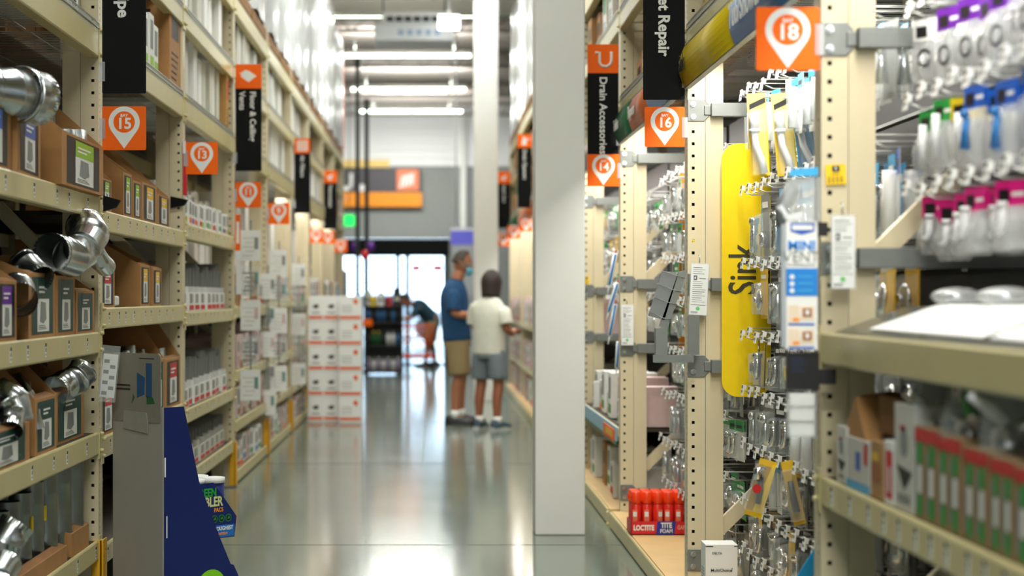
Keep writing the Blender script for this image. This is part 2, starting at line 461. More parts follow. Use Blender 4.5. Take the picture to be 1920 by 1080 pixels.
for i in range(1, 11):
    e = upright(-1, LY[i], i <= 5, 3.55)
    tag(e, 'cream steel rack upright, '+UPN[i], 'rack upright', 'duct side uprights')
    if i >= 2:
        x = XL+.002
        b = MB([safety]); b.prism(rrect(-.045, 0, .045, .30, .006, 2), -.0, .006, FPX, (.012, .045, .0)); b.box(-.03, .012, -.008, -.002, 0, .30); b.box(.004, .012, -.008, .0, 0, .30)
        o = b.obj('post_protector', loc=(x, LY[i], .012), bevel=.002); tag(o, 'yellow steel guard on the foot of the upright '+UPN[i], 'post protector', 'yellow post protectors')
UPR = {1: 'bearing the bay 18 sign', 2: 'bearing the bay 16 sign', 3: 'bearing the bay 14 sign', 4: 'behind the white pillar', 5: 'just past the white pillar', 6: 'bearing the drain openers sign', 7: 'near the farthest rack signs', 8: 'ending the hook display row'}
for i in range(1, 9):
    br = {1: [(2.026, 1, .98), (1.425, 1, .98)], 2: [(2.10, 1, .98), (1.37, 1, .98), (1.028, 0, .98), (.215, 1, .12)], 3: [(2.107, 1, .98), (1.392, 1, .98), (1.025, 0, .98), (.20, 1, .98)], 4: [(2.0, 1, .98), (1.36, 1, .98), (1.03, 1, .98)]}.get(i, [(2.1, 1, .98), (1.3, 1, .98)] if i < 7 else [])
    e = upright(1, RY[i], i <= 4, 3.55, br)
    tag(e, 'cream rack upright with grey crossbars, '+UPR[i] if br else 'cream steel rack upright, '+UPR[i], 'rack upright', 'hook side uprights')
LV = ['lowest', 'second lowest', 'third lowest', 'fourth lowest', 'fifth lowest', 'sixth lowest', 'seventh lowest', 'eighth lowest']
def ptags(Y0, Y1, st, j=.08):
    out = []; y = Y0+.2
    while y < Y1-.1: out.append(y+U(-j, j)); y += st
    return out
LZ = {1: [(.31, .08), (.757, .09), (1.173, .088), (1.735, .09)], 2: [(.27, .08), (.73, .09), (1.273, .09), (1.683, .09)],
      3: [(.324, .08), (.686, .08), (1.234, .08), (1.731, .09)], 4: [(.09, .08), (.45, .08), (.80, .08), (1.25, .08)]}
for i in range(1, 10):
    lev = LZ.get(i, [(.09, .08), (.45, .08), (.80, .08), (1.30, .08)])+[(2.43, .12), (2.92, .10)]+[(3.42, .12)]
    for j, (z, bh) in enumerate(lev):
        if i == 1 and j == 5: continue  # top shelf of the nearest rack, out of view, added to block light
        near = i <= 3
        tg = {(1, 2): [yl(q) for q in (18, 50, 84, 127, 162)], (1, 1): [yl(q) for q in (58, 99, 124, 161)], (1, 3): [yl(q) for q in (8, 62, 105, 128, 163)], (1, 0): [yl(q) for q in (144, 178)]}.get((i, j))
        if tg is None: tg = ptags(LY[i], LY[i+1], .24) if near and j < 4 else ()
        shelf(-1, LY[i], LY[i+1], z, bh, 2 if near else (1 if i < 6 else 0), tags=tg, deck='wire' if j in (4, 5) else 'solid',
              label=f'cream steel shelf, {LV[j]} of {LNAME[i]}')
for i in range(0, 8):
    Y0, Y1 = RY[i], RY[i+1]
    lv = [(.09, .085, 'wood', LV[0])] if i != 3 else [(.09, .085, 'wood', LV[0]), (.56, .05, 'solid', 'blue edged')]
    if i == 0: lv = [(.827, .078, 'solid', 'price tagged lower'), (1.222, .086, 'solid', 'broad fronted upper')]
    if i > 3: lv += [(.5, .06, 'solid', 'second lowest'), (1.0, .06, 'solid', 'third lowest')]
    lv += [(2.44, .06, 'wire', 'wire decked upper'), (2.95, .10, 'wire', 'second wire decked upper'), (3.42, .12, 'solid', 'pallet')]
    for z, bh, dk, nm in lv:
        if i == 0 and z > 2: continue
        tg = [yr(q) for q in (1562, 1596, 1631, 1660, 1688, 1720, 1748, 1778, 1818, 1850, 1888)] if (i, z) == (0, .827) else ()
        shelf(1, Y0, Y1, z, bh, 2 if i < 3 else 0, tags=tg, deck=dk, label=f'cream steel shelf, {nm} shelf of {RNAME[i]}',
              frontx=XR-.06 if z == .09 else None, depth=.66 if .09 < z < 2 else (.60 if z == .09 else 1.0))
# slatted panels added at the rack backs, near black to stand in for deep shade
for i in range(1, 10):
    m = MB([hard]); x = XL-1.06
    for k in range(17): m.box(x-.02, x-.003*(k % 2), LY[i], LY[i+1]-.01, .0+k*.245, .0+k*.245+.24)
    tag(m.obj('back_panel'), f'added slatted panel coloured as shade behind {LNAME[i]}', 'back panel', 'rack back panels')
for i in range(0, 8):
    m = MB([mat('pegboard_grey', (40, 41, 40), .6, 0, .06) if i else hard]); x = XR+.62
    m.box(x, x+.02, RY[i]+.1, RY[i+1]-.01, .0, 2.3)
    for k in range(1, 12): m.box(x-.012, x-.001, RY[i]+.1, RY[i+1]-.01, .15+k*.18, .15+k*.18+.012, steel)
    tag(m.obj('hook_panel'), f'grey slotted hook panel at the back of {RNAME[i]}', 'display panel', 'hook panels')
# ================================================================ hanging signs
clip_m = mat('clear_clip', (220, 224, 226), .15, 0, 0, alpha=.45)
signo = [orange]
def bay_sign(num, x, Y, z, size=.176, side=-1, small='BAY'):
    e = empty('bay_sign', (x, Y, z))
    h = size/2
    m = MB([orange]); m.prism(rrect(-h, -h, h, h, .006), 0, .003); m.obj('panel', e)
    r = .355*size; cy = .14*size
    pts = []
    a0 = math.radians(-38); n = 26
    for i in range(n+1):
        a = a0+(PI+2*-a0-0)*i/n
        pts.append((r*math.cos(a), cy+r*math.sin(a)))
    pts.append((0, -.465*size))
    m = MB([white]); m.prism(pts, .003, .0036); m.obj('pin_mark', e)
    m = MB([orange]); m.prism(circ(0, cy, .245*size), .0036, .0042); m.obj('pin_centre', e)
    text(num, 0.345*size, white, e, (0, -.0044, cy-.045*size), bold=.028, name='number')
    text(small, .085*size*1.1, white, e, (0, -.0044, cy+.145*size), bold=.03, name='lettering')
    s = -1 if side < 0 else 1
    m = MB([clip_m]); x0, x1 = sorted((s*(h-.012), s*(h+.012))); m.box(x0, x1, -.006, -.003, -.045, .04); m.obj('clip', e)
    tag(e, f'orange square bay sign with a white pin reading {num}' if num else 'orange square bay sign with a blurred white pin', 'bay sign', 'bay number signs')
    return e
def aisle_sign(x0, x1, z0, z1, Y, words, icon=None, cap=True, name='category_sign', lab='', size=.062):
    e = empty(name, ((x0+x1)/2, Y, (z0+z1)/2)); w = (x1-x0)/2; h = (z1-z0)/2
    m = MB([blk]); m.prism(rrect(-w, -h, w, h, .005), 0, .003); m.obj('panel', e)
    top = h
    if cap:
        m = MB([orange]); m.prism(rrect(-w, h-2*w*.93, w, h, .004), .003, .0045); m.obj('icon_panel', e); top = h-2*w*.93
        cy = h-w*.93; m = MB([white])
        if icon == 'vent':
            for dx, dy in ((-.012, .012), (.012, -.012)): pass
            m.prism([(-.055, .0+cy), (0.0, -.040+cy), (.055, cy+.002), (0.0, .040+cy)], .0045, .0052)
            m.prism([(-.06, .02+cy), (-.02, .045+cy), (.0, .036+cy), (-.045, .006+cy)], .0045, .0050)
        elif icon == 'filter':
            m.prism([(-.05, cy-.05), (.05, cy-.05), (.05, cy+.05), (-.05, cy+.05)], .0045, .005)
            for i in range(4): m.prism([(-.04, cy-.038+i*.022), (.04, cy-.038+i*.022), (.04, cy-.030+i*.022), (-.04, cy-.030+i*.022)], .005, .0054, m=orange)
        elif icon == 'trap':
            pts = [(-.045, cy+.035), (-.02, cy+.035), (-.02, cy-.02), (-.008, cy-.040), (.02, cy-.045), (.042, cy-.03), (.048, cy-.01), (.048, cy+.04)]
            m.tube([(p[0], -.006, p[1]) for p in pts], .008, 8)
        elif icon == 'bottle':
            m.prism([(-.03, cy-.045), (.02, cy-.045), (.02, cy+.01), (.0, cy+.045), (-.02, cy+.045), (-.02, cy+.01), (-.03, cy)], .0045, .005)
            m.prism([(.02, cy+.0), (.05, cy+.02), (.05, cy+.03), (.02, cy+.02)], .0045, .005)
        else:
            m.prism([(-.04, cy-.02), (.04, cy+.01), (.04, cy+.035), (-.04, cy+.005)], .0045, .005); m.prism([(-.02, cy-.045), (.03, cy-.03), (.02, cy-.01), (-.03, cy-.02)], .0045, .005)
        m.obj('icon', e)
    for t, u in words:
        text(t, size, white, e, (u, -.0040, top-.02), turn=-PI/2, bold=.02, align='LEFT')
    m = MB([clip_m]); s = -1 if x0 < 0 else 1
    a, b = sorted((s*(w-.012), s*(w+.014))); m.box(a, b, -.006, -.003, -h+.05, -h+.13); m.obj('clip', e)
    tag(e, lab, 'category sign', 'vertical category signs'); return e
def P4(px0, px1, py0, py1, s):
    return (px0-VX)/s, (px1-VX)/s, H+(VY-py1)/s, H+(VY-py0)/s
def bs(num, px0, px1, py0, py1, s, side=-1, dy=0):
    a, b, c, d = P4(px0, px1, py0, py1, s); return bay_sign(num, (a+b)/2, F/s-.012+dy, (c+d)/2, (b-a), side)
bs('15', 193, 275, 201, 281, 453); bs('13', 349, 409, 267, 327, 339); bs('11', 442, 490, 341, 390, 271.5); bs('9', 503, 543, 380, 421, 226)
bs('5', 580, 606, 425, 460, 169); bs('3', 603, 627, 431, 460, 150); bs('1', 627, 651, 446, 476, 134)
bs('16', 1208, 1283, 199, 278, 447, 1); bs('18', 1416, 1534, 14, 134, 684, 1); bs('14', 1101, 1161, 290, 349, 328, 1)
for n, a, b, c, d, s in (('8', 974, 998, 408, 436, 177.4), ('6', 951, 976, 418, 452, 152), ('4', 931, 956, 434, 463, 132.5)): bs(n, a, b, c, d, s, 1)
def asg(px0, px1, py0, py1, s, words, icon, lab, cap=True, size=.062):
    a, b, c, d = P4(px0, px1, py0, py1, s); return aisle_sign(a, b, c, d, F/s-.014, words, icon, cap, lab=lab, size=size)
e = asg(193, 275, -190, 176, 453, [], 'vent', 'tall black hanging sign ending in the letters ipe, above the bay 15 sign')
text('Pipe', .070, white, e, (-.004, -.0040, (H+(VY-34)/453)-e.location.z), turn=-PI/2, align='RIGHT', bold=.03)
asg(442, 491, 121, 321, 271.5, [('Floor & Ceiling', .028), ('Vents', -.045)], 'vent', 'black sign reading Floor & Ceiling Vents under an orange icon', size=.056)
asg(552, 582, 260, 400, 194, [('Air Filters', .0)], 'filter', 'black sign reading Air Filters under an orange icon', size=.052)
asg(607, 632, 320, 430, 148, [('Thermostats', .0)], 'misc', 'small black sign with blurred white words, farthest on the duct side', size=.056)
e = asg(1205, 1283, -190, 188, 447, [], 'trap', 'tall black hanging sign ending in the words et Repair, above the bay 16 sign')
text('Toilet Repair', .066, white, e, (-.002, -.0040, (H+(VY-106)/447)-e.location.z), turn=-PI/2, align='RIGHT', bold=.03)
asg(1101, 1159, 84, 290, 327.5, [('Drain Accessories', .0)], 'trap', 'black sign reading Drain Accessori above the bay 14 sign', size=.060)
asg(970, 997, 252, 390, 175.5, [('Drain Openers', .0)], 'bottle', 'black sign with blurred words, half hidden by the white pillar', size=.052)
asg(933, 957, 322, 428, 134, [('Septic Care', .0)], 'misc', 'smallest black sign, hanging just past the half hidden one', size=.052)
# ---------------------------------------------------------------- printed header signs over the hook displays
def header(i, segs, lab):
    Y0, Y1 = RY[i]+.02, RY[i+1]-.015
    e = empty('header_sign', (XR-.012, Y0, 2.195)); L = Y1-Y0
    m = MB([plastg]); m.box(-.004, .02, 0, L, -.006, .0); m.box(-.004, .02, 0, L, .168, .175); m.obj('holder', e)
    for a, b, mm, t in segs:
        ya, yb = max(0, a-Y0), min(L, b-Y0)
        m = MB([mm]); n = 8
        for k in range(n):     # shallow bulge toward the aisle
            f0, f1 = k/n, (k+1)/n
            x0 = -.006-.022*math.sin(PI*f0); x1 = -.006-.022*math.sin(PI*f1)
            m.raw([(x0, yb, f0*.168), (x0, ya, f0*.168), (x1, ya, f1*.168), (x1, yb, f1*.168), (x0+.003, yb, f0*.168), (x0+.003, ya, f0*.168), (x1+.003, ya, f1*.168), (x1+.003, yb, f1*.168)],
                  [(0, 1, 2, 3), (7, 6, 5, 4), (0, 3, 7, 4), (1, 5, 6, 2)], smooth=True)
        m.obj('printed_panel', e)
        if t: text(t[0], t[1], t[2], e, (-.034, yb-.03, .085), FNX, 0, .02, 'LEFT')
    m = MB([plastw]); m.box(.03, .13, .1, L-.1, .12, .16); m.obj('lamp_housing', e)
    m = MB([mat('lit_strip', (255, 250, 235), .5, 0, 0, emit=5)]); m.box(.05, .11, .12, L-.12, .112, .12); m.obj('lamp_strip', e)
    tag(e, lab, 'header sign', 'header signs over the hooks')
header(1, [(6.12, 7.37, yeld, ('Sink', .10, ink)), (4.85, 6.12, hblue, ('Tub/Shower', .12, white))], 'yellow and blue curved header sign reading Sink and Tub/Shower')
header(2, [(9.3, 10.03, hgreen, ('Toilets', .09, white)), (8.5, 9.3, horange, ('Flappers', .09, white)), (7.40, 8.5, hblue, None)], 'green, orange and blue curved header sign behind the bay 16 sign')
header(3, [(10.08, 12.58, mat('header_maroon', (120, 60, 50), .4), None)], 'maroon curved header sign partly behind the white pillar')
header(0, [(2.4, 4.8, hblue, None)], 'blue curved header sign above the bay 18 hooks')
for i in (4, 5, 6, 7): header(i, [(RY[i], RY[i+1], (horange, hgreen)[i % 2], None)], f'plain curved header sign of {RNAME[i]}')
# ---------------------------------------------------------------- coloured divider boards between the hooks
def divider(px0, X0, X1, z0, z1, Y, mm, words, lab):
    e = empty('divider_board', ((X0+X1)/2, Y, (z0+z1)/2)); w = (X1-X0)/2; h = (z1-z0)/2
    m = MB([mm]); m.prism(rrect(-w, -h, w, h, .07, 10), -.002, .002); m.obj('board', e)
    if words: text(words, .155, ink, e, (.035, -.0030, -.0), turn=PI/2, bold=.012)
    m = MB([steel]); m.box(w-.002, w+.30, -.006, .006, h-.16, h-.14); m.box(w-.002, w+.30, -.006, .006, -h+.14, -h+.16); m.obj('support_arm', e)
    tag(e, lab, 'divider board')
    return e
e = divider(0, 1.195, 1.400, .902, 1.958, 7.33, yel, None, 'tall yellow rounded board with the word Sink beside the bay 16 post')
text('Sink', .162, mat('board_lettering', (60, 56, 30), .5), e, ((1392-VX)/450-(1.195+1.400)/2+.005, -.0030, H+(VY-506)/450-1.43), turn=PI/2, bold=.012, sx=.78)
divider(0, 1.375, 1.56, .87, 2.07, 9.92, mat('divider_orange', (252, 150, 12), .4), None, 'tall orange rounded board peeping out behind the bay 16 post')
# ---------------------------------------------------------------- small yellow location stickers and hanging literature
def sticker(px0, px1, py0, py1, s, lab, turn=0):
    a, b, c, d = P4(px0, px1, py0, py1, s); w, h = (b-a)/2, (d-c)/2
    m = MB([mat('sticker_yellow', (250, 206, 20), .45, 0, 0), ink])
    m.box(-w, w, -.0012, 0, -h, h)
    m.rect(-w*.35, h*.25, w*.4, h*.85, FNY, (0,0,0), .0016, ink)
    m.rect(-w*.05, h*.45, w*.1, h*.75, FNY, (0,0,0), .0019, white)
    for i in range(12):
        if i % 3 != 2: m.rect(-w*.8+i*w*.135, -h*.85, -w*.8+i*w*.135+w*.07, -h*.2, FNY, (0,0,0), .0016, ink)
    for i in range(4): m.rect(-w*.4+i*w*.2, h*-.05, -w*.4+i*w*.2+w*.1, h*.12, FNY, (0,0,0), .0016, ink)
    o = m.obj('location_sticker', loc=((a+b)/2, F/s-.0005, (c+d)/2), rot=(0, turn, 0)); tag(o, lab, 'sticker', 'yellow location stickers')
sticker(1294, 1317, 438, 461, 447, 'yellow barcode sticker on the post bearing the bay 16 sign')
sticker(1548, 1586, 308, 346, 684, 'yellow barcode sticker, slightly tilted, on the post bearing the bay 18 sign', -.06)
sticker(1168, 1185, 485, 502, 328, 'yellow barcode sticker on the post bearing the bay 14 sign')
sticker(1094, 1105, 518, 533, 263, 'yellow barcode sticker on the post just behind the white pillar')
def pouch(px0, px1, py0, py1, s, lab, turn=0, dy=.02):
    a, b, c, d = P4(px0, px1, py0, py1, s); w, h = (b-a)/2, (d-c)/2
    e = empty('information_pouch', ((a+b)/2, F/s-dy, (c+d)/2)); e.rotation_euler = (0, turn, 0)
    m = MB([paper, greyp, ink])
    m.box(-w+.004, w-.004, -.008, 0, -h+.004, h*.86)
    z = h*.74; k = 0; B = (FNY, (0,0,0))
    while z > -h*.55:
        if .30*h < z < .5*h: 
            m.rect(-w*.62, z-.02, -w*.25, z, FNY, (0,0,0), .0086, ink)
            m.rect(-w*.52, z-.014, -w*.40, z-.006, FNY, (0,0,0), .0089, paper)
            m.rect(-w*.05, z-.014, w*.66, z-.010, FNY, (0,0,0), .0086, greyp); z -= .024; continue
        m.rect(-w*.7, z-.0022, w*(.15+.55*random.random()), z, FNY, (0,0,0), .0086, greyp if k % 3 else ink); z -= .0085; k += 1
    m.rect(-w*.8, -h*.62, w*.75, -h*.605, FNY, (0,0,0), .0086, ink)
    for i in range(14): m.rect(-w*.75+i*w*.05, -h*.92, -w*.75+i*w*.05+w*.025, -h*.84, FNY, (0,0,0), .0086, ink)
    m.obj('leaflet', e)
    m = MB([mat('dot_green', (34, 200, 60), .5, 0, 0)]); m.prism(circ(-w*.05, -h*.74, w*.20), .0086, .0095); m.obj('green_dot', e)
    m = MB([clear]); m.box(-w, w, -.012, .003, -h, h*.90); m.obj('plastic_sleeve', e)
    m = MB([wire]); m.tube([(-w*.1, .012, h*1.18), (-w*.1, -.01, h*1.16), (-w*.1, -.012, h*.9)], .0025, 6); m.obj('hook', e)
    tag(e, lab, 'leaflet pouch', 'clear pouches of leaflets')
pouch(1291, 1327, 488, 592, 449, 'clear pouch with white leaflet hanging on the bay 16 post', .05)
pouch(1163, 1188, 566, 648, 329, 'clear pouch with white leaflet hanging on the bay 14 post')
pouch(1553, 1601, 395, 543, 690, 'clear pouch with white leaflet hanging on the bay 18 post')
# grey wire pocket and folded bracket beside the bay 16 post
e = empty('literature_rack', (0, 7.30, 0))
def q(px, py, dy=0): v = gp(px, py, 7.30); return (v.x, dy, v.z)
m = MB([steel, plastg]); 
m.raw([q(1242, 508), q(1272, 512), q(1246, 600), q(1216, 592), q(1242, 508, .02), q(1272, 512, .02), q(1246, 600, .02), q(1216, 592, .02)], [(0,1,2,3),(7,6,5,4),(0,4,5,1),(1,5,6,2),(2,6,7,3),(3,7,4,0)], plastg)
m.raw([q(1272, 510), q(1289, 506), q(1284, 522), q(1252, 615), q(1236, 612), q(1272, 510, .015), q(1289, 506, .015), q(1284, 522, .015), q(1252, 615, .015), q(1236, 612, .015)], [(0,1,2,3,4),(9,8,7,6,5),(0,5,6,1),(1,6,7,2),(2,7,8,3),(3,8,9,4),(4,9,5,0)], steel)
m.obj('pocket_plate', e)
for (a, b, c, d) in ((1240, 508, 1268, 517), (1231, 532, 1260, 543), (1224, 557, 1252, 567), (1216, 584, 1242, 596)):
    m = MB([wire]); m.tube([q(a, b, -.03), q(a, b, -.012), q(c, d, -.012), q(c+18, d+4, .0)], .0018, 6); m.obj('wire_loop', e)
m = MB([steel]); m.box(q(1228,0)[0], q(1250,0)[0], -.03, .02, q(0, 680)[2], q(0, 615)[2]); m.box(q(1222,0)[0], q(1298,0)[0], -.045, -.035, q(0, 679)[2], q(0, 665)[2]); m.box(q(1290,0)[0], q(1311,0)[0], -.006, .012, q(0, 665)[2], q(0, 592)[2]); m.obj('arm', e)
tag(e, 'grey wire literature pocket sagging beside the bay 16 post', 'literature rack')
# ================================================================ goods on the duct side
def setlab(o, label, cat, group):
    tag(o, label, cat, group); return o
def label_mesh(w, h, style, B=FPX):
    """printed product label, drawn in (u, v) around its centre"""
    c1 = {'teal': teal, 'purple': purple, 'lime': lime, 'red': red, 'yellow': mat('print_yellow', (238, 190, 30), .5, 0, 0), 'green': green, 'violet': violet, 'blue': blue, 'cyan': cyan}[style]
    m = MB([ink, white, c1, greyp])
    m.rect(-w/2, -h/2, w/2, h/2, B, (0,0,0), .0012, ink if style != 'teal' else teal)
    m.rect(-w*.26, -h*.46, w*.30, h*.46, B, (0,0,0), .0018, white)
    m.rect(-w*.26, h*.12, w*.30, h*.46, B, (0,0,0), .0024, c1)
    m.prism([(-w*.14, -h*.28), (w*.02, -h*.32), (w*.16, -h*.24), (w*.13, h*.05), (-w*.10, h*.07)], .0018, .0024, B, m=greyp)
    m.rect(-w*.2, h*.30, w*.2, h*.34, B, (0,0,0), .003, white); m.rect(-w*.2, h*.22, w*.08, h*.26, B, (0,0,0), .003, white)
    for k in range(3): m.rect(-w*.2, -h*(.36+.03*k), w*(.1+.04*k), -h*(.35+.03*k), B, (0,0,0), .0024, ink)
    return m
def bin_kind(D, W, h1, h2, style, lw=.16, lh=.18, cm=None, cut=.55):
    """open cardboard shelf bin: low printed front, tall back, sloping sides"""
    def build():
        e = empty('cardboard_bin')
        c = cm or card; t = .004
        m = MB([c, cardd])
        prof = [(0, 0), (-D, 0), (-D, h2), (-D*cut, h2), (0, h1)]     # (x, z), the front at x = 0
        for y in (-W/2, W/2-t):
            n = len(prof); vs = [(x, y, z) for x, z in prof]+[(x, y+t, z) for x, z in prof]
            m.raw(vs, [tuple(range(n)), tuple(reversed(range(n, 2*n)))]+[(i, i+n, (i+1) % n+n, (i+1) % n) for i in range(n)])
        m.box(-t, 0, -W/2+t, W/2-t, 0, h1); m.box(-D, -D+t, -W/2+t, W/2-t, 0, h2); m.box(-D+t, -t, -W/2+t, W/2-t, 0, t)
        m.raw([(-.004, -W/2+t, h1), (-.004, W/2-t, h1), (-.035, W/2-.02, h1+.012), (-.035, -W/2+.02, h1+.012)], [(0, 1, 2, 3)], cardd)
        m.obj('tray', e)
        if style: l = label_mesh(min(lw, W*.8), min(lh, h1*.9), style).obj('printed_label', e); l.location = (0, 0, h1*.5)
        m = MB([galvd, plastw])
        if not style: tag(e, None, 'cardboard bin'); return e
        for k in range(3):
            y = (k-1)*W*.27
            m.tube([(-D*.25, y, .01), (-D*.25-.03, y, h1*1.02+.02*k)], W*.12, 10, galvd)
            m.tube([(-D*.6, y, .01), (-D*.6-.02, y, h2*.85)], W*.12, 10, galvd)
        m.obj('contents', e)
        tag(e, None, 'cardboard bin'); return e
    return Kind(build)
def carton_kind(D, W, Hh, body, accent, style=0, name='carton', cat='carton'):
    """closed printed carton, front face toward +X, near side toward -Y"""
    def build():
        m = MB([body, accent, greyp, ink])
        m.box(-D, 0, -W/2, W/2, 0, Hh)
        o = (0, 0, 0)
        if style == 0:
            m.rect(-W*.42, Hh*.1, W*.42, Hh*.3, FPX, o, .001, accent); m.rect(-W*.36, Hh*.42, W*.30, Hh*.9, FPX, o, .001, greyp)
            m.rect(-D*.9, Hh*.1, -D*.1, Hh*.28, FNY, (0, -W/2, 0), .001, accent)
            for k in range(4): m.rect(-D*.85, Hh*(.45+.1*k), -D*(.5-.08*k), Hh*(.48+.1*k), FNY, (0, -W/2, 0), .001, ink)
        elif style == 1:
            m.rect(-W*.3, Hh*.5, W*.3, Hh*.8, FPX, o, .001, accent)
            for k in range(5): m.rect(-W*.35, Hh*(.1+.06*k), W*(.1+.04*k), Hh*(.12+.06*k), FPX, o, .001, ink)
            m.rect(-D*.7, Hh*.55, -D*.3, Hh*.75, FNY, (0, -W/2, 0), .001, accent)
        elif style == 2:
            m.rect(-.02-W*.1, Hh*.05, W*.2, Hh*.12, FPX, o, .001, ink); m.rect(-W*.5, Hh*.93, W*.5, Hh*.97, FPX, o, .001, offw)
        elif style == 3:
            m.rect(-W*.45, 0, W*.45, Hh*.22, FPX, o, .001, accent); m.prism(circ(0, Hh*.6, min(W, Hh)*.2, 12), .0, .001, FPX, o, greyp)
        ob = m.obj(name, bevel=.002); tag(ob, None, cat); return ob
    return Kind(build)
K_WHITE = [carton_kind(.5, .05, 1, white, green, 2, 'filter_carton', 'filter carton'), carton_kind(.5, .05, 1, offw, red, 2, 'filter_carton', 'filter carton'), carton_kind(.5, .05, 1, paper, green, 2, 'filter_carton', 'filter carton')]
def vent_kind():
    def build():
        e = empty('floor_register')
        m = MB([white if 0 else mat('register_cream', (198, 196, 188), .4)]); m.box(-.006, .006, -.14, .14, 0, .3)
        m.obj('face_plate', e)
        m = MB([greyp]); [m.box(.006, .010, -.12, .12, .03+.024*k, .038+.024*k) for k in range(10)]; m.obj('louvre', e)
        tag(e, None, 'register'); return e
    return Kind(build)
K_VENT = vent_kind()
def vent2_kind():
    def build():
        m = MB([mat('register_grey', (136, 138, 134), .45)]); m.box(-.26, 0, -.008, .008, 0, .30)
        for k in range(9): m.box(-.24, -.02, -.011, -.008, .03+.028*k, .042+.028*k, mat('slot_grey', (84, 86, 84), .5))
        o = m.obj('wall_register'); tag(o, None, 'register'); return o
    return Kind(build)
K_VENT2 = vent2_kind()
def tray_kind(W, h, accent, body=None, name='white_tray'):
    def build():
        e = empty(name)
        m = MB([body or white, card]); D = .34; t = .004
        m.box(-t, 0, -W/2, W/2, 0, h); m.box(-D, -t, -W/2, -W/2+t, 0, h*1.3); m.box(-D, -t, W/2-t, W/2, 0, h*1.3); m.box(-D, -t, -W/2+t, W/2-t, 0, t, card); m.box(-D, -D+t, -W/2+t, W/2-t, 0, h*2)
        m.obj('tray', e)
        m = MB([accent, greyp, ink]); m.rect(-W*.4, .008, W*.4, h*.32, FPX, (0,0,0), .001, accent); m.rect(-W*.3, h*.42, W*.05, h*.92, FPX, (0,0,0), .001, greyp); m.rect(W*.15, h*.45, W*.22, h*.9, FPX, (0,0,0), .001, ink)
        m.obj('print', e)
        tag(e, None, 'shelf tray'); return e
    return Kind(build)
# ---- the galvanised duct pieces
def ring(m, a, b, r, t=.003, mm=None, n=28):
    """open tube wall from a to b with an inside"""
    m.tube([a, b], r, n, mm, caps=False); m.tube([b, a], r-t, n, mm, caps=False)
def duct_kind(name, f, cat='duct fitting'):
    def build():
        e = empty(name); f(e); tag(e, None, cat); return e
    return Kind(build)
def elbow(e, r=.075, crimp=True, gores=4, R=.10, tot=90, m1=galv):
    pts = []; segs = gores
    m = MB([m1])
    ang = [math.radians(tot)*i/segs for i in range(segs+1)]
    c = [Vector((R-R*math.cos(a), 0, R*math.sin(a))) for a in ang]
    start = Vector((0, 0, -r*.6)); end = c[-1]+Vector((math.sin(ang[-1]), 0, math.cos(ang[-1])))*r*.7
    allp = [start]+c+[end]
    P = []; Rr = []
    for i, p in enumerate(allp):
        if 0 < i < len(allp)-1:
            d = (allp[i+1]-allp[i-1]).normalized()
            P += [p-d*.007, p-d*.0035, p+d*.0035, p+d*.007]; Rr += [r, r*1.045, r*1.045, r]
        else: P.append(p); Rr.append(r)
    m.tube(P, Rr, 28, caps=False); m.tube(P[::-1], [x-.003 for x in Rr[::-1]], 28, galvd, caps=False)
    m.obj('gore_body', e)
    if crimp:
        m = MB([galvd]); n = 40; a = end; d = (end-c[-1]).normalized(); u = Vector((0, 1, 0)); v = d.cross(u)
        vs = []
        for k in range(2):
            for j in range(n):
                rr = r*(.97+.03*(j % 2)) if k else r*.99
                q_ = a+d*(.035*k)+(u*math.cos(2*PI*j/n)+v*math.sin(2*PI*j/n))*rr; vs.append(q_)
        m.raw(vs, [(j, (j+1) % n, (j+1) % n+n, j+n) for j in range(n)]); m.obj('crimped_end', e)
def collar(e, r=.09, h=.05, lip=True):
    m = MB([galv]); ring(m, (0, 0, 0), (0, 0, h), r); m.obj('collar', e)
    m = MB([galvd]); n = 48
    vs = [((r+.0005+(.003 if j % 2 else 0))*math.cos(2*PI*j/n), (r+.0005+(.003 if j % 2 else 0))*math.sin(2*PI*j/n), z) for z in (h, h+.035) for j in range(n)]
    m.raw(vs, [(j, (j+1) % n, (j+1) % n+n, j+n) for j in range(n)]); m.obj('crimped_end', e)
    m = MB([galv]); m.tube([(0, 0, -.002), (0, 0, .004)], r*1.08, 28, caps=False); m.obj('bead', e)
def pipe(e, r=.052, h=.34):
    m = MB([galvd])
    P = [(0, 0, 0), (0, 0, h*.22), (0, 0, h*.24), (0, 0, h*.26), (0, 0, h*.74), (0, 0, h*.76), (0, 0, h*.78), (0, 0, h)]
    m.tube(P, [r, r, r*1.04, r, r, r*1.04, r, r], 24, caps=False); m.tube([(0, 0, h), (0, 0, 0)], r-.003, 24, dark, caps=False)  # inner wall coloured dark as painted shade
    m.obj('pipe_body', e)
    m = MB([mat('pipe_label_yellow', (224, 190, 30), .5), white]); 
    for a in (-1.2,): m.box(r*math.cos(a)-.001, r*math.cos(a)+.006, r*math.sin(a)-.010, r*math.sin(a)+.004, h*.55, h*.72)
    m.obj('sticker', e)
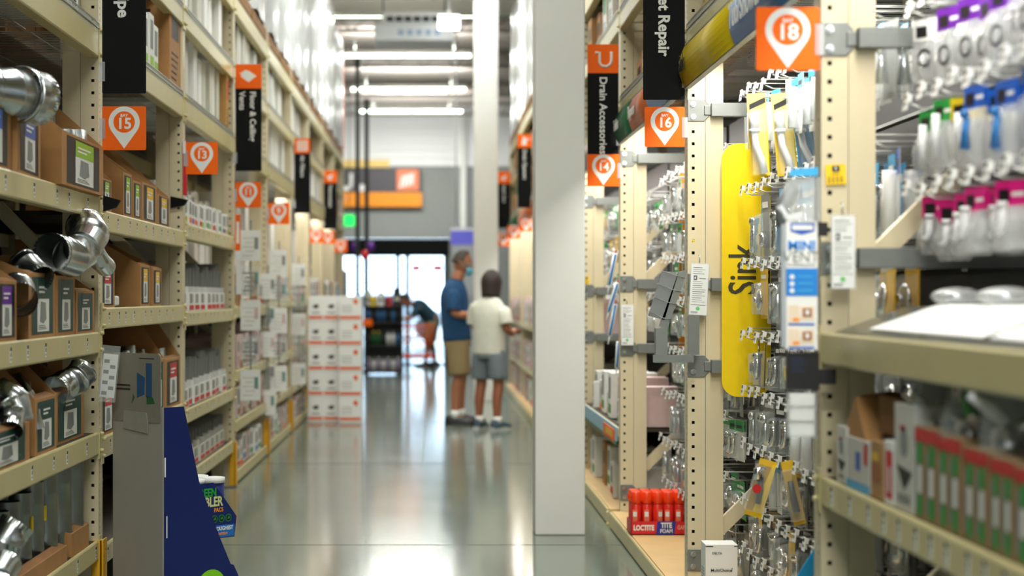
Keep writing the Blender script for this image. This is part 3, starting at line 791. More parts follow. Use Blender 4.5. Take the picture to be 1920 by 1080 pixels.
def boot(e, r=.065):
    m = MB([galv])
    n = 24; vs = []
    for k, (z, f) in enumerate(((0, 1), (.05, 1), (.12, 0))):
        for j in range(n):
            a = 2*PI*j/n; cx, cy = r*math.cos(a), r*math.sin(a)
            if f: vs.append((cx, cy, z))
            else:
                s = max(abs(math.cos(a)), abs(math.sin(a))); vs.append((math.cos(a)/s*.13, math.sin(a)/s*.06, z))
    for j in range(n): vs.append((vs[2*n+j][0], vs[2*n+j][1], .16))
    m.raw(vs, [(k*n+j, k*n+(j+1) % n, (k+1)*n+(j+1) % n, (k+1)*n+j) for k in range(3) for j in range(n)], smooth=True)
    m.obj('boot_body', e)
    m = MB([galvd]); ring(m, (0, 0, -.02), (0, 0, .004), r*1.02, n=24); m.obj('collar', e)
K_ELB = duct_kind('duct_elbow', lambda e: elbow(e, .085, R=.09, tot=88))
K_ELB2 = duct_kind('duct_elbow', lambda e: elbow(e, .062, R=.075, tot=88))
K_WYE = duct_kind('duct_wye', lambda e: (elbow(e, .088, R=.16, tot=48, gores=2), ))
K_COL = duct_kind('duct_collar', lambda e: collar(e, .086, .045))
K_COLS = duct_kind('duct_collar', lambda e: collar(e, .058, .035))
K_BIG = duct_kind('duct_reducer', lambda e: (collar(e, .125, .06), MB([galv]).mats and None))
K_PIPE = duct_kind('duct_pipe', lambda e: pipe(e), 'duct pipe')
K_BOOT = duct_kind('register_boot', lambda e: boot(e))
def put(kind, px, py, Y, rot, lab, group, sc=1):
    v = gp(px, py, Y)
    return setlab(kind.place(v, rot=[math.radians(a) for a in rot], scale=(sc,)*3), lab, None, group)
def tagk(o, lab, group):
    o['label'] = lab
    if group: o['group'] = group
    return o
X0 = XL-.012
def bin_at(px0, px1, z, D, h1, h2, style, lab, t=0.0, cm=None, cut=.55, rz=0):
    Ya, Yb = yl(px0), yl(px1)
    if Ya > Yb: Ya, Yb = Yb, Ya
    k = bin_kind(D, Yb-Ya, h1, h2, style, cm=cm, cut=cut, lw=(Yb-Ya)*.78, lh=h1*.88)
    o = k.place((X0-t, (Ya+Yb)/2, z), rz); return tagk(o, lab, 'cardboard bins of duct fittings')
# --- rack before bay 15
z = 1.735
bin_at(-40, 27, z, .30, .21, .34, 'blue', 'brown bin with blue label at the edge of the picture, shelf below the round duct', cut=.5)
bin_at(33, 88, z, .30, .22, .30, 'blue', 'brown bin with blue label and torn top, left of the large lime labelled bin', rz=.05)
bin_at(104, 183, z, .40, .20, .42, 'lime', 'large brown bin with lime label beside the bay 15 upright', cut=.62, t=-.035)
z = 1.173
bin_at(-45, -6, z, .30, .20, .27, 'teal', 'brown bin cut off by the picture edge, middle shelf')
bin_at(-2, 38, z, .28, .20, .30, 'purple', 'brown bin with purple label holding grey strips')
bin_at(60, 110, z, .30, .23, .30, 'teal', 'widest brown bin with dark green label on the middle shelf')
bin_at(111, 146, z, .30, .225, .27, 'teal', 'brown bin with dark green label wrapped in torn tape')
bin_at(148, 182, z, .34, .17, .26, 'teal', 'brown bin with dark green label against the bay 15 upright', cut=.4)
z = .757
bin_at(-30, 62, z, .30, .13, .18, 'teal', 'low brown bin under silvery elbows, second lowest shelf')
bin_at(72, 112, z, .36, .20, .38, 'teal', 'brown bin with green label and steep sides, second lowest shelf', cut=.5)
bin_at(118, 172, z, .36, .20, .30, 'teal', 'brown torn bin beside the upright, second lowest shelf', t=.02)
bin_at(0, 132, .31, .40, .06, .08, None, 'long low brown tray around the standing duct pipes', cut=.9)
bin_at(140, 172, .31, .12, .09, .11, None, 'short torn brown tray beside the bay 15 upright, lowest shelf')
g = 'galvanised duct fittings'
def duct_path(pts, r, lab, name='duct_elbow', crimp=True, flare=1.0):
    P3 = [gp(*p) for p in pts]; o = P3[0].copy(); P3 = [p-o for p in P3]; e = empty(name, o)
    C_ = []; Rr = []
    for i, p in enumerate(P3):
        if 0 < i < len(P3)-1:
            d = (P3[i+1]-P3[i-1]).normalized(); C_ += [p-d*.006, p-d*.003, p+d*.003, p+d*.006]; Rr += [r, r*1.04, r*1.04, r]
        else: C_.append(p); Rr.append(r*(flare if i else 1))
    m = MB([galv]); m.tube(C_, Rr, 30, caps=False); m.tube(C_[::-1], [x-.002 for x in Rr[::-1]], 30, galvd, caps=False); m.obj('gore_body', e)
    for end, nx in ((P3[0], P3[1]), (P3[-1], P3[-2])) if crimp == 2 else ((P3[0], P3[1]),):
        d = (end-nx).normalized(); u = d.orthogonal().normalized(); v = d.cross(u); n = 60; vs = []
        for k in range(2):
            for q_ in range(n):
                rr = r*(.985+(.02 if q_ % 2 else -.01)*k); vs.append(end+d*(.022*k)+(u*math.cos(2*PI*q_/n)+v*math.sin(2*PI*q_/n))*rr)
        m = MB([galv]); m.raw(vs, [(q_, (q_+1) % n, (q_+1) % n+n, q_+n) for q_ in range(n)]); m.obj('crimped_end', e)
    m = MB([galv]); d = (P3[-1]-P3[-2]).normalized(); m.tube([P3[-1]-d*.012, P3[-1]-d*.006, P3[-1]], [r*1.0, r*1.06, r*1.0], 30, caps=False); m.obj('bead', e)
    tag(e, lab, 'duct fitting', g); return e
duct_path([(66, 184, 5.95), (44, 178, 5.9), (36, 176, 5.88)], .092, 'large round galvanised duct collar lying tilted above the blue labelled bins', 'duct_collar', False)
duct_path([(34, 176, 5.87), (10, 172, 5.8), (-30, 165, 5.7)], .080, 'smooth galvanised duct cone behind the large tilted collar', 'duct_reducer', False, .8)
duct_path([(100, 474, 6.55), (132, 482, 6.70), (152, 468, 6.82), (168, 440, 6.90), (158, 424, 6.98)], .074, 'big shiny duct elbow with a crimped round mouth above the green labelled bins')
duct_path([(196, 498, 7.12), (186, 488, 7.05), (176, 470, 7.0)], .040, 'small round duct end peeping past the bay 15 upright', crimp=True)
duct_path([(70, 520, 6.28), (50, 502, 6.32), (38, 492, 6.34)], .056, 'flat galvanised collar with open end on the middle shelf bins', 'duct_collar')
duct_path([(36, 560, 5.95), (30, 545, 6.05)], .062, 'dark corrugated collar on edge beside the purple labelled bin', 'duct_collar', 2)
duct_path([(104, 732, 6.70), (122, 722, 6.80), (142, 712, 6.88), (158, 694, 6.92)], .058, 'galvanised elbow with dark open mouth on the second lowest shelf')
duct_path([(34, 715, 6.40), (52, 740, 6.38), (78, 776, 6.36)], .024, 'slim bright duct tube with yellow sticker aslant on the second lowest shelf', 'duct_pipe', False)
duct_path([(2, 738, 6.0), (26, 752, 6.0), (34, 790, 6.0)], .052, 'duct elbow bending down at the picture edge, second lowest shelf')
duct_path([(44, 752, 6.25), (54, 775, 6.25), (58, 806, 6.25)], .040, 'narrow duct elbow beside the slim bright tube', crimp=False, flare=1.2)
duct_path([(18, 800, 5.85), (20, 775, 5.9), (8, 750, 5.9)], .045, 'short flared duct piece resting on the low brown bin', crimp=False)
duct_path([(26, 992, 5.72), (8, 1020, 5.70), (-2, 1070, 5.68)], .058, 'crimped duct elbow in the long low tray on the lowest shelf')
duct_path([(8, 1062, 5.55), (-6, 1085, 5.5)], .05, 'second crimped elbow at the bottom picture corner')
for i, (px, t, hs, rs) in enumerate(((-8, .10, .95, .95), (14, .10, 1.0, .9), (38, .09, 1.05, .85), (60, .09, 1.12, .9), (84, .08, 1.2, 1.0), (108, .075, 1.3, 1.15), (134, .065, 1.42, 1.0), (30, .24, 1.35, 1.2), (62, .23, 1.4, 1.2), (8, .22, 1.35, 1.2))):
    Y = min((1.393+t)*F/(VX-px), 7.2)
    o = K_PIPE.place((XL-t, Y, .315), i*.5, scale=(rs*.92, rs*.92, hs*.85)); tagk(o, f'galvanised duct pipe standing on the lowest shelf, {nth(i)} of its cluster', 'standing duct pipes')
# white packages on the high shelf
for i, px in enumerate((112, 128, 144, 160)):
    k = carton_kind(.3, .14, .26+.03*(i % 2), white, (blue, red, cyan, blue)[i], 1, 'white_carton')
    tagk(k.place((X0-.03, yl(px), 2.433)), f'white printed carton, {nth(i)} along the high shelf above the round duct', 'white cartons on the high shelf')
# --- bay 15 rack
z = 1.683
bin_at(196, 214, z, .26, .14, .24, 'lime', 'brown bin with lime label just past the bay 15 upright', cut=.4)
bin_at(236, 252, z, .44, .20, .40, 'lime', 'tall sloping brown bin with lime label, first of the four', cut=.6)
bin_at(254, 269, z, .40, .18, .30, 'lime', 'brown bin with lime label, second of the four', cut=.5)
bin_at(271, 298, z, .50, .19, .40, 'yellow', 'brown bin with yellow and black label, third of the four', cut=.6)
bin_at(300, 322, z, .50, .16, .42, 'yellow', 'sloping brown bin with yellow and black label, last of the four', cut=.6)
z = 1.273
bin_at(192, 220, z, .26, .17, .18, 'red', 'small brown bin with red label on the bay 15 middle shelf', cut=.4)
bin_at(268, 285, z, .60, .20, .32, 'yellow', 'deep brown bin with yellow label, bay 15 middle shelf', cut=.35)
bin_at(291, 307, z, .50, .19, .27, 'yellow', 'brown bin with yellow label nearest the bay 13 upright, middle shelf', cut=.35)
K_BAG = Kind(lambda: tag((lambda m: (m.box(-.12, 0, -.05, .05, 0, .045), m.box(-.11, .004, -.045, .045, .005, .05, plastw), m.obj('clear_pack', bevel=.008))[-1])(MB([clear])), None, 'clear pack'))
tagk(K_BAG.place((X0-.01, yl(228), z)), 'flat clear pack lying between red and yellow labelled bins', None)
z = .73
bin_at(192, 222, z, .26, .20, .24, 'red', 'brown bin with red label behind the blue display header', cut=.4)
bin_at(255, 290, z, .4, .30, .36, 'yellow', 'tall brown carton bin above the grey display panel')
bin_at(292, 312, z, .4, .27, .36, 'teal', 'tall brown carton bin with leaning top, above the display panel')
bin_at(314, 342, z, .4, .26, .44, 'red', 'tall brown carton bin beside the bay 13 upright', cut=.3)
k = carton_kind(.34, .40, .55, card, ink, 1, 'brown_carton'); tagk(k.place((X0-.0, 9.53, 2.433)), 'tall open brown carton on the high shelf beside the ipe sign', 'high shelf cartons')
for i, px in enumerate((262, 282, 293, 301)):
    k = carton_kind(.34, .13, .26+.02*(i % 3), white, lime, 0, 'white_carton'); tagk(k.place((X0-.01, yl(px), 2.433)), f'small white carton with lime print, {nth(i)} beside the tall brown carton', 'high shelf cartons')
# filters and white flat cartons standing in rows
def row(kinds, i, z, h, hv, pitch, wscale, t=.02, Y0=None, Y1=None, lab='', group='', jit=.06, D=1):
    Y = (LY[i]+.12) if Y0 is None else Y0; Y1 = (LY[i+1]-.04) if Y1 is None else Y1; n = 0
    while Y+pitch < Y1:
        k = random.choice(kinds); hh = h*(1-hv*random.random())
        o = k.place((X0-t-U(0, jit), Y+pitch/2, z+.003), scale=(D, wscale, hh))
        tagk(o, f'{lab}, {nth(n)} along {group}', f'{lab} row, {group}'); Y += pitch*U(1.0, 1.12); n += 1
for i in (2, 3, 4, 5, 6):
    row(K_WHITE, i, 2.92, .46, .25, .17 if i < 5 else .3, 3.0 if i < 5 else 5.2, lab='slim white filter carton standing', group=f'top shelf, {LNAME[i]}')
for i in (3, 4, 5, 6, 7):
    row(K_WHITE, i, 2.43, .44, .2, .17 if i < 5 else .3, 3.0 if i < 5 else 5.2, Y1=11.85 if i == 3 else None, lab='tall white filter carton standing', group=f'wire shelf, {LNAME[i]}')
for i in (4, 5, 6, 7):
    row(K_WHITE, i, 1.80 if i > 99 else 1.30 if i > 4 else 1.25, .9, .15, .22 if i < 6 else .3, 3.6 if i < 6 else 5.2, t=.30, lab='tall white flat carton standing', group=f'middle shelf, {LNAME[i]}')
tagk(carton_kind(.5, .12, .44, mat('tan_carton', (196, 150, 84), .7), red, 1, 'tan_carton').place((X0, 11.95, 2.433)), 'tan carton at the end of the wire shelf beside the Floor & Ceiling Vents sign', None)
# bay 13 rack: small coloured packs, trays and standing registers
K_PACK = [carton_kind(.2, .07, .16, white, a, 0, 'small_carton') for a in (green, red, lime, orange, blue)]
def rowk(kinds, i, z, pitch, lab, group, t=.0, jit=.02, sc=(1, 1, 1), hv=.2, Y0=None, Y1=None):
    Y = (LY[i]+.11) if Y0 is None else Y0; Y1 = (LY[i+1]-.03) if Y1 is None else Y1; n = 0
    while Y+pitch <= Y1:
        o = random.choice(kinds).place((X0-t-U(0, jit), Y+pitch/2, z+.0015), scale=(sc[0], sc[1], sc[2]*(1-hv*random.random())))
        tagk(o, f'{lab}, {nth(n)} along {group}', f'{lab} row, {group}'); Y += pitch*1.03; n += 1
rowk(K_PACK, 3, 1.731, .12, 'small white printed carton', 'fourth shelf, register rack', sc=(1, 1.5, 1))
rowk(K_PACK, 3, 1.731, .17, 'tall white printed carton behind small ones', 'fourth shelf, register rack', t=.24, sc=(1, 2, 2.0), hv=.5)
K_TRAYR = tray_kind(.24, .11, red); K_TRAYG = tray_kind(.24, .10, red, offw)
rowk([K_TRAYR], 3, 1.234, .25, 'white shelf tray with red print', 'third shelf, register rack', hv=0)
rowk([K_TRAYR], 3, .686, .25, 'white shelf tray with red print', 'second shelf, register rack', hv=0)
rowk([K_TRAYG], 3, .324, .25, 'off white shelf tray', 'lowest shelf, register rack', hv=0)
for zz, nm in ((1.234, 'third'), (.686, 'second'), (.324, 'lowest')):
    n = 0; Y = LY[3]+.15
    while Y < LY[4]-.1:
        a = math.radians(U(4, 16))
        o = K_VENT2.place((X0-.05, Y, zz+.012), rot=(-a, 0, 0), scale=(.95, 1, U(.75, 1.0) if zz > .4 else .6)); tagk(o, f'grey slotted register leaning, {nth(n)} along {nm} shelf, register rack', f'registers on {nm} shelf, register rack'); Y += U(.10, .17); n += 1
# further racks: printed cartons of many sizes
KM = [carton_kind(.36, .22, .20, b, a, s, 'stock_carton') for b, a, s in ((offw, red, 0), (pinkw, greyp, 1), (card, ink, 1), (white, blue, 0), (offw, orange, 3), (paper, green, 0))]
KP = [carton_kind(.36, .20, .27, pinkw, greyp, 1, 'pink_carton'), carton_kind(.36, .20, .25, pinkw, brownp, 3, 'pink_carton'), carton_kind(.36, .20, .22, offw, brownp, 0, 'pink_carton')]
for i in range(4, 10):
    for (zz, nm) in ((.09, 'floor'), (.45, 'second'), (.80, 'third')):
        kk = KP if zz == .45 or (zz == .8 and i < 6) else KM
        rowk(kk, i, zz, .24 if i < 7 else .36, 'small pale stock carton' if kk is KP else 'mixed printed stock carton', f'{nm} shelf, {LNAME[i]}', hv=.35, sc=(1, 1 if i < 7 else 1.5, 1.1))
    if i > 4: rowk(KM, i, 1.30, .30, 'printed stock carton', f'fourth shelf, {LNAME[i]}', hv=.3, sc=(.7, 1.2, 1.2))
    else: rowk(KM, i, 1.25, .30, 'printed stock carton', f'fourth shelf, {LNAME[i]}', hv=.3, sc=(.7, 1.2, 1.2))
rowk(KM, 8, 2.43, .4, 'stock carton', 'wire shelf, last duct rack but one', sc=(1, 1.6, 1.9)); rowk(KM, 9, 2.43, .4, 'stock carton', 'wire shelf, last duct rack', sc=(1, 1.6, 1.9))
# pallets of film wrapped goods on top
def pallet_kind(L):
    def build():
        e = empty('pallet')
        for k in range(7):
            m = MB([woodd]); m.box(-1.0+.145*k, -1.0+.145*k+.09, 0, L, .10, .12); m.obj('top_board', e)
        for k in range(3):
            m = MB([woodd]); m.box(-1.0+.46*k, -1.0+.46*k+.08, 0, L, .015, .10); m.obj('stringer', e)
        for k in range(2):
            m = MB([woodd]); m.box(-.12-.75*k, -.02-.75*k, 0, L, 0, .015); m.obj('bottom_board', e)
        tag(e, None, 'pallet'); return e
    return Kind(build)
KPAL = pallet_kind(1.1)
def wrap_kind(body, seed):
    def build():
        e = empty('wrapped_load'); random.seed(seed)
        m = MB([body, white, greyp]); z = 0
        for a in range(4):
            for b in range(3):
                m.box(-.95+.0*b, -.03, .03+.35*b, .36+.35*b, .002+.42*a, .415+.42*a)
        m.obj('stock', e)
        n = 20; vs = []; zs = [0, .3, .6, .9, 1.2, 1.5, 1.70]
        for zz in zs:
            for j in range(n):
                a = 2*PI*j/n; s = max(abs(math.cos(a)), abs(math.sin(a)))
                vs.append((-.49+math.cos(a)/s*(.50+U(-.012, .012)), .55+math.sin(a)/s*(.545+U(-.012, .012)), zz))
        m = MB([film]); m.raw(vs, [(k*n+j, k*n+(j+1) % n, (k+1)*n+(j+1) % n, (k+1)*n+j) for k in range(len(zs)-1) for j in range(n)]+[tuple(range((len(zs)-1)*n, len(zs)*n))], smooth=True)
        m.obj('stretch_film', e)
        tag(e, None, 'wrapped load'); return e
    return Kind(build)
KW = [wrap_kind(white, 3), wrap_kind(offw, 4)]
for i in range(3, 10):
    for k in (0, 1):
        Y = LY[i]+.10+k*1.2
        o = KPAL.place((XL-.0, Y, 3.425)); tagk(o, f'worn wooden pallet, {"near" if k == 0 else "far"} one on top of {LNAME[i]}', 'pallets on the duct racks')
        o = KW[(i+k) % 2].place((XL-.0, Y, 3.547), scale=(1, 1, U(.85, 1.05))); tagk(o, f'white film wrapped load, {"near" if k == 0 else "far"} one on top of {LNAME[i]}', 'wrapped loads on the duct racks')
m = MB([mat('end_panel_coral', (250, 120, 84), .5)]); m.box(-.09, 0, 0, .03, 0, 1.42); o = m.obj('end_banner', loc=(XL+.02, LY[10]-.1, 3.547)); tag(o, 'narrow coral banner standing at the far end of the duct racks', 'banner')
# odd pieces on the uprights
m = MB([red, white]); m.box(-.004, .018, -.004, .012, -.15, .15); m.box(-.003, .012, -.008, -.004, .08, .15, white)
tag(m.obj('label_strip', loc=(XL+.006, LY[3]-.006, 2.03)), 'narrow red strip on the edge of the bay 13 upright', 'label strip')
for (px, py, i, w_) in ((207, 380, 2, .06), (334, 378, 3, .085)):
    Y = LY[i]-.02
    v = gp(px, py, Y); m = MB([blk]); m.raw([(-w_/2, 0, .03), (w_/2+.01, 0, .01), (w_/2-.01, 0, -.02), (-w_/2, 0, -.035), (-w_/2, .03, .03), (w_/2+.01, .03, .01), (w_/2-.01, .03, -.02), (-w_/2, .03, -.035)], [(0,3,2,1),(4,5,6,7),(0,1,5,4),(1,2,6,5),(2,3,7,6),(3,0,4,7)])
    tag(m.obj('sign_bracket', loc=v), 'black plastic bracket jutting from the upright above the blue display' if i == 2 else 'black plastic bracket jutting just below the red label strip', 'bracket')
e = empty('hanging_pack', gp(205, 700, 7.27)); e.rotation_euler = (0, .10, 0)
m = MB([paper, greyp]); m.box(-.030, .030, -.003, 0, -.10, .08)
for k in range(7): m.rect(-.025+(k % 2)*.026, -.09+k*.022, -.003+(k % 2)*.026, -.075+k*.022, FNY, (0,0,0), .0035, greyp)
m.obj('backing_card', e); m = MB([clear]); m.box(-.036, .036, -.012, .002, -.118, .115); m.obj('clear_bag', e)
tag(e, 'clear bagged white pack hanging on the bay 15 upright above the display', 'hanging pack')
# clip strips of packs in the bay 11 and bay 9 racks
def strip_kind():
    def build():
        e = empty('clip_strip')
        for k in range(5):
            m = MB([white if k % 2 == 0 else clear, greyp]); m.box(-.075+.01*(k % 2), .075, -.02, 0, -.18-.24*k, .03-.24*k)
            [m.rect(-.06+.02*(q_ % 2), -.15-.24*k+.03*q_, .02+.015*(q_ % 3), -.14-.24*k+.03*q_, FNY, (0,-.02,0), .001, greyp if k % 2 else offw) for q_ in range(5)]; m.rect(.03, -.10-.24*k, .06, -.02-.24*k, FNY, (0,-.02,0), .001, (greyp, mat('print_teal_light', (110, 150, 140), .5, 0, 0), pinkw)[k % 3])
            m.obj('hanging_pack', e)
        m = MB([steel]); m.box(-.006, .006, .0, .004, -1.2, .1); m.obj('strip', e)
        tag(e, None, 'clip strip'); return e
    return Kind(build)
KS = strip_kind()
for px, py, i, nm in ((523, 475, 5, 'bay 9'), (470, 440, 4, 'bay 11'), (560, 500, 6, 'air filters'), (502, 520, 5, 'bay 9 second')):
    Y = LY[i]-.05; tagk(KS.place(gp(px, py, Y), scale=(.9, 1, 1)), f'hanging strip of white and clear packs beside the {nm} upright', 'clip strips on the duct side')
# tall orange and white strip beside the bay 11 upright
m = MB([orange, white, paper]); m.box(-.018, .018, -.002, .002, 0, .25, orange); m.box(-.012, .025, -.002, .002, -.30, -.002, paper); m.rect(-.010, .05, .010, .2, FNY, (0,0,0), .003, white)
tag(m.obj('hanging_label', loc=gp(446, 470, LY[4]-.02)), 'long orange and white label strip hanging below the bay 11 sign', 'label strip')
# stack of heater cartons standing in the aisle
def stack_kind(w_, d_, h_, two):
    def build():
        e = empty('heater_carton'); m = MB([white]); m.box(0, w_, 0, d_, 0, h_); m.obj('box', e, bevel=.004)
        m = MB([mat('carton_orange', (226, 92, 24), .5, 0, 0), dgrey, greyp])
        n = 2 if two else 1
        for k in range(n):
            u0 = w_*k/n+.008; u1 = w_*(k+1)/n-.008
            m.rect(u0, h_*.08, u1, h_*.20, FNY, (0,0,0), .001)
            cu = (u0+u1)/2
            if two:
                m.prism([(cu-.035, h_*.62), (cu-.02, h_*.50), (cu+.02, h_*.50), (cu+.035, h_*.62), (cu+.01, h_*.68), (cu-.01, h_*.64)], 0, .001, FNY, m=dgrey)
                m.rect(u0+.03, h_*.3, u1-.03, h_*.36, FNY, (0,0,0), .001, greyp)
            else:
                m.prism([(cu+.04, h_*.68), (cu+.075, h_*.66), (cu+.08, h_*.84), (cu+.05, h_*.90), (cu+.03, h_*.8)], 0, .001, FNY)
                for q_ in range(3): m.rect(u0+.02, h_*(.34+.12*q_), cu+.02, h_*(.37+.12*q_), FNY, (0,0,0), .001, greyp)
        m.obj('print', e)
        tag(e, None, 'carton'); return e
    return Kind(build)
KH2, KH1 = stack_kind(.325, .3, .262, True), stack_kind(.24, .3, .262, False)
for k in range(5):
    nm = ['bottom', 'second', 'middle', 'fourth', 'topmost'][k]
    tagk(KH2.place((-1.335, 18.55, k*.266)), f'white carton with two orange bars, {nm} of the wide column in the aisle', 'stacked aisle cartons, wide column')
    tagk(KH1.place((-1.005, 18.45, k*.266)), f'white carton with one orange bar, {nm} of the narrow column in the aisle', 'stacked aisle cartons, narrow column')
# ---------------------------------------------------------------- blue floor display with grey back, beside the bay 15 rack
e = empty('floor_display', (-1.108, 7.20, 0), math.radians(-43)); D = {}
gb = mat('grey_display_card', (160, 158, 148), .55, 0, .04, 8)
m = MB([gb]); m.box(-.335, 0, -.006, 0, 0, .865); m.obj('back_panel', e)
m = MB([mat('display_header_grey', (134, 132, 122), .4, 0, .04)]); m.prism(rrect(-.335, .80, -.01, 1.085, .018, 4), .006, .010, FNY); m.obj('header_card', e)
m = MB([navy, mat('print_leaf', (44, 96, 60), .5), mat('print_sky', (40, 84, 128), .5), dgrey])
m.prism([(-.165, .90), (-.115, .915), (-.112, .985), (-.165, 1.005)], .010, .011, FNY, m=mat('print_sky', (0,0,0)))
m.prism([(-.105, .905), (-.065, .905), (-.065, 1.045), (-.105, 1.045)], .010, .011, FNY, m=mat('print_sky', (0,0,0)))
m.prism([(-.20, .875), (-.18, .90), (-.19, .915)], .010, .011, FNY, m=mat('print_leaf', (0,0,0))); m.prism([(-.10, .875), (-.045, .88), (-.06, .905), (-.10, .91)], .010, .011, FNY, m=mat('print_leaf', (0,0,0)))
for k in range(2): m.rect(-.31, .93+.016*k, -.21, .938+.016*k, FNY, (0,0,0), .011, dgrey)
m.rect(-.15, 1.062, -.05, 1.066, FNY, (0,0,0), .011, dgrey); m.obj('header_print', e)
m = MB([mat('folded_flap', (150, 150, 142), .5)]); m.prism([(-.255, .77), (-.09, .755), (-.09, .80), (-.10, .84), (-.25, .845)], .010, .014, FNY); m.obj('tuck_flap', e)
# side wing: runs along local +Y from the corner
m = MB([navy]); prof = [(0, 0), (.43, 0), (.40, .10), (.30, .30), (.185, .55), (.105, .865), (0, .865)]
n = len(prof); m.raw([(0, y, z) for y, z in prof]+[(-.006, y, z) for y, z in prof], [tuple(range(n)), tuple(reversed(range(n, 2*n)))]+[(i, i+n, (i+1) % n+n, (i+1) % n) for i in range(n)]); m.obj('side_wing', e)
m = MB([navy]); m.raw([(-.33, y, z) for y, z in prof]+[(-.336, y, z) for y, z in prof], [tuple(range(n)), tuple(reversed(range(n, 2*n)))]+[(i, i+n, (i+1) % n+n, (i+1) % n) for i in range(n)]); m.obj('side_wing', e)
m = MB([lime, mat('highlight_white', (240, 250, 230), .5)])
B45 = FPX
m.prism(circ(.250, .095, .080), .0005, .0015, FPX, (0,0,0), mat('print_acid_green', (132, 214, 24), .45)); m.prism([(.195, .125), (.21, .147), (.225, .15), (.21, .133), (.202, .118)], .0015, .002, FPX, (0,0,0), mat('highlight_white', (0,0,0))); m.obj('round_logo', e)
m = MB([white]); m.rect(.002, .58, .010, .66, FPX, (0,0,0), .001); m.rect(.012, .33, .018, .42, FPX, (0,0,0), .001); m.obj('edge_label', e)
# two product trays sticking out of the open front
for zt in (.30, .02):
    t = MB([navy]); pr = [(.08, zt), (.385, zt), (.396, zt+.086), (.27, zt+.237), (.08, zt+.237)]
    if zt < .1: pr = [(.20, zt), (.43, zt), (.43, zt+.07), (.38, zt+.16), (.20, zt+.20)]
    n = len(pr); t.raw([(-.008, y, z) for y, z in pr]+[(-.010, y, z) for y, z in pr], [tuple(range(n)), tuple(reversed(range(n, 2*n)))]+[(i, i+n, (i+1) % n+n, (i+1) % n) for i in range(n)])
    t.raw([(-.325, y, z) for y, z in pr]+[(-.328, y, z) for y, z in pr], [tuple(range(n)), tuple(reversed(range(n, 2*n)))]); t.box(-.325, -.010, .10 if zt > .1 else .2, pr[1][0], zt, zt+.004); t.box(-.325, -.010, pr[1][0]-.004, pr[1][0], zt, zt+.07)
    t.obj('product_tray', e)
    if zt > .1:
        c = MB([mat('band_blue', (30, 110, 190), .4)]); c.rect(.09, zt+.004, .384, zt+.055, FPX, (0, 0, 0), -.0074); c.obj('lower_band', e)
        X_ = -.0068
        text('GREEN', .048, mat('logo_green', (40, 170, 50), .4, 0, 0), e, (X_, .285, zt+.195), FPX, 0, .03, 'RIGHT', .8)
        text('GOBBLER', .056, mat('logo_cream', (220, 222, 150), .4, 0, 0), e, (X_, .318, zt+.155), FPX, 0, .03, 'RIGHT', .8)
        text('PACS', .024, orange2, e, (X_, .322, zt+.120), FPX, 0, .03, 'RIGHT', .9)
        text('THE TOUGHEST', .022, white, e, (X_, .375, zt+.040), FPX, 0, .03, 'RIGHT', .9)
        text('GUARANTEED!', .014, orange2, e, (X_, .345, zt+.018), FPX, 0, .03, 'RIGHT', .9)
        for k in range(3):
            y_ = .275+.038*k; c = MB([green, ink]); c.prism(circ(y_, zt+.083, .016, 18), -.0078, -.0072, FPX, (0,0,0), green); c.prism(circ(y_, zt+.083, .013, 18), -.0072, -.0068, FPX, (0,0,0), ink); c.prism([(y_-.008, zt+.079), (y_+.008, zt+.080), (y_+.003, zt+.092)], -.0068, -.0064, FPX, (0,0,0), green); c.obj('round_icon', e)
tag(e, 'blue cardboard floor display with grey back, lime dot and product trays', 'floor display')
for k, (u, v) in enumerate(((-.07, .21), (-.07, .32), (-.18, .21), (-.18, .32))):
    t = empty('product_tub', Vector((-1.108, 7.20, .305))+Matrix.Rotation(math.radians(-43), 3, 'Z') @ Vector((u, v, 0)))
    c = MB([navy, white]); c.tube([(0, 0, 0), (0, 0, .225)], .046, 20, navy); c.obj('tub', t)
    c = MB([white]); c.tube([(0, 0, .225), (0, 0, .247)], .049, 20); c.obj('lid', t)
    tag(t, 'blue tub with white lid standing in the blue floor display', 'tub', 'tubs in the floor display')

# brown cartons added deep on the high shelf to block light from above
for i in (1, 2):
    k = carton_kind(.5, .55, .45, cardd, ink, 1, 'brown_carton')
    for n in range(4): tagk(k.place((XL-.42, LY[i]+.42+n*.57, 2.436)), f'added brown carton blocking light on the wire shelf, {nth(n)} along, {LNAME[i]}', f'added light-blocking cartons, {LNAME[i]}')
# ================================================================ goods on the hook side
random.seed(21)
PX = XR+.62
plate_w = mat('tag_white', (236, 238, 234), .4, 0, 0)
def hook_kind(L):
    def build():
        e = empty('display_hook')
        m = MB([wire]); m.tube([(0, 0, 0), (-L+.03, 0, 0), (-L, 0, .012)], .0028, 6); m.tube([(0, 0, .035), (-L-.01, 0, .035)], .0018, 5); m.box(-.006, .0, -.02, .02, -.02, .045); m.obj('prong', e)
        m = MB([plate_w, ink, greyp]); T = Matrix.Translation((-L-.012, 0, .018)) @ Matrix.Rotation(.15, 4, 'Y')
        m.box(-.003, 0, -.022, .022, -.024, .022, None, T); m.box(0, .012, -.006, .006, .0, .02, None, T)
        # print on both the aisle face
        for (u0, v0, u1, v1, c) in ((-.018, .006, .006, .018, ink), (-.018, -.012, .014, -.002, greyp)):
            m.face([T @ Vector((-.0036, -u, v)) for u, v in ((u0, v0), (u1, v0), (u1, v1), (u0, v1))], c)
        m.obj('price_holder', e); tag(e, None, 'display hook'); return e
    return Kind(build)
KH = hook_kind(.40)
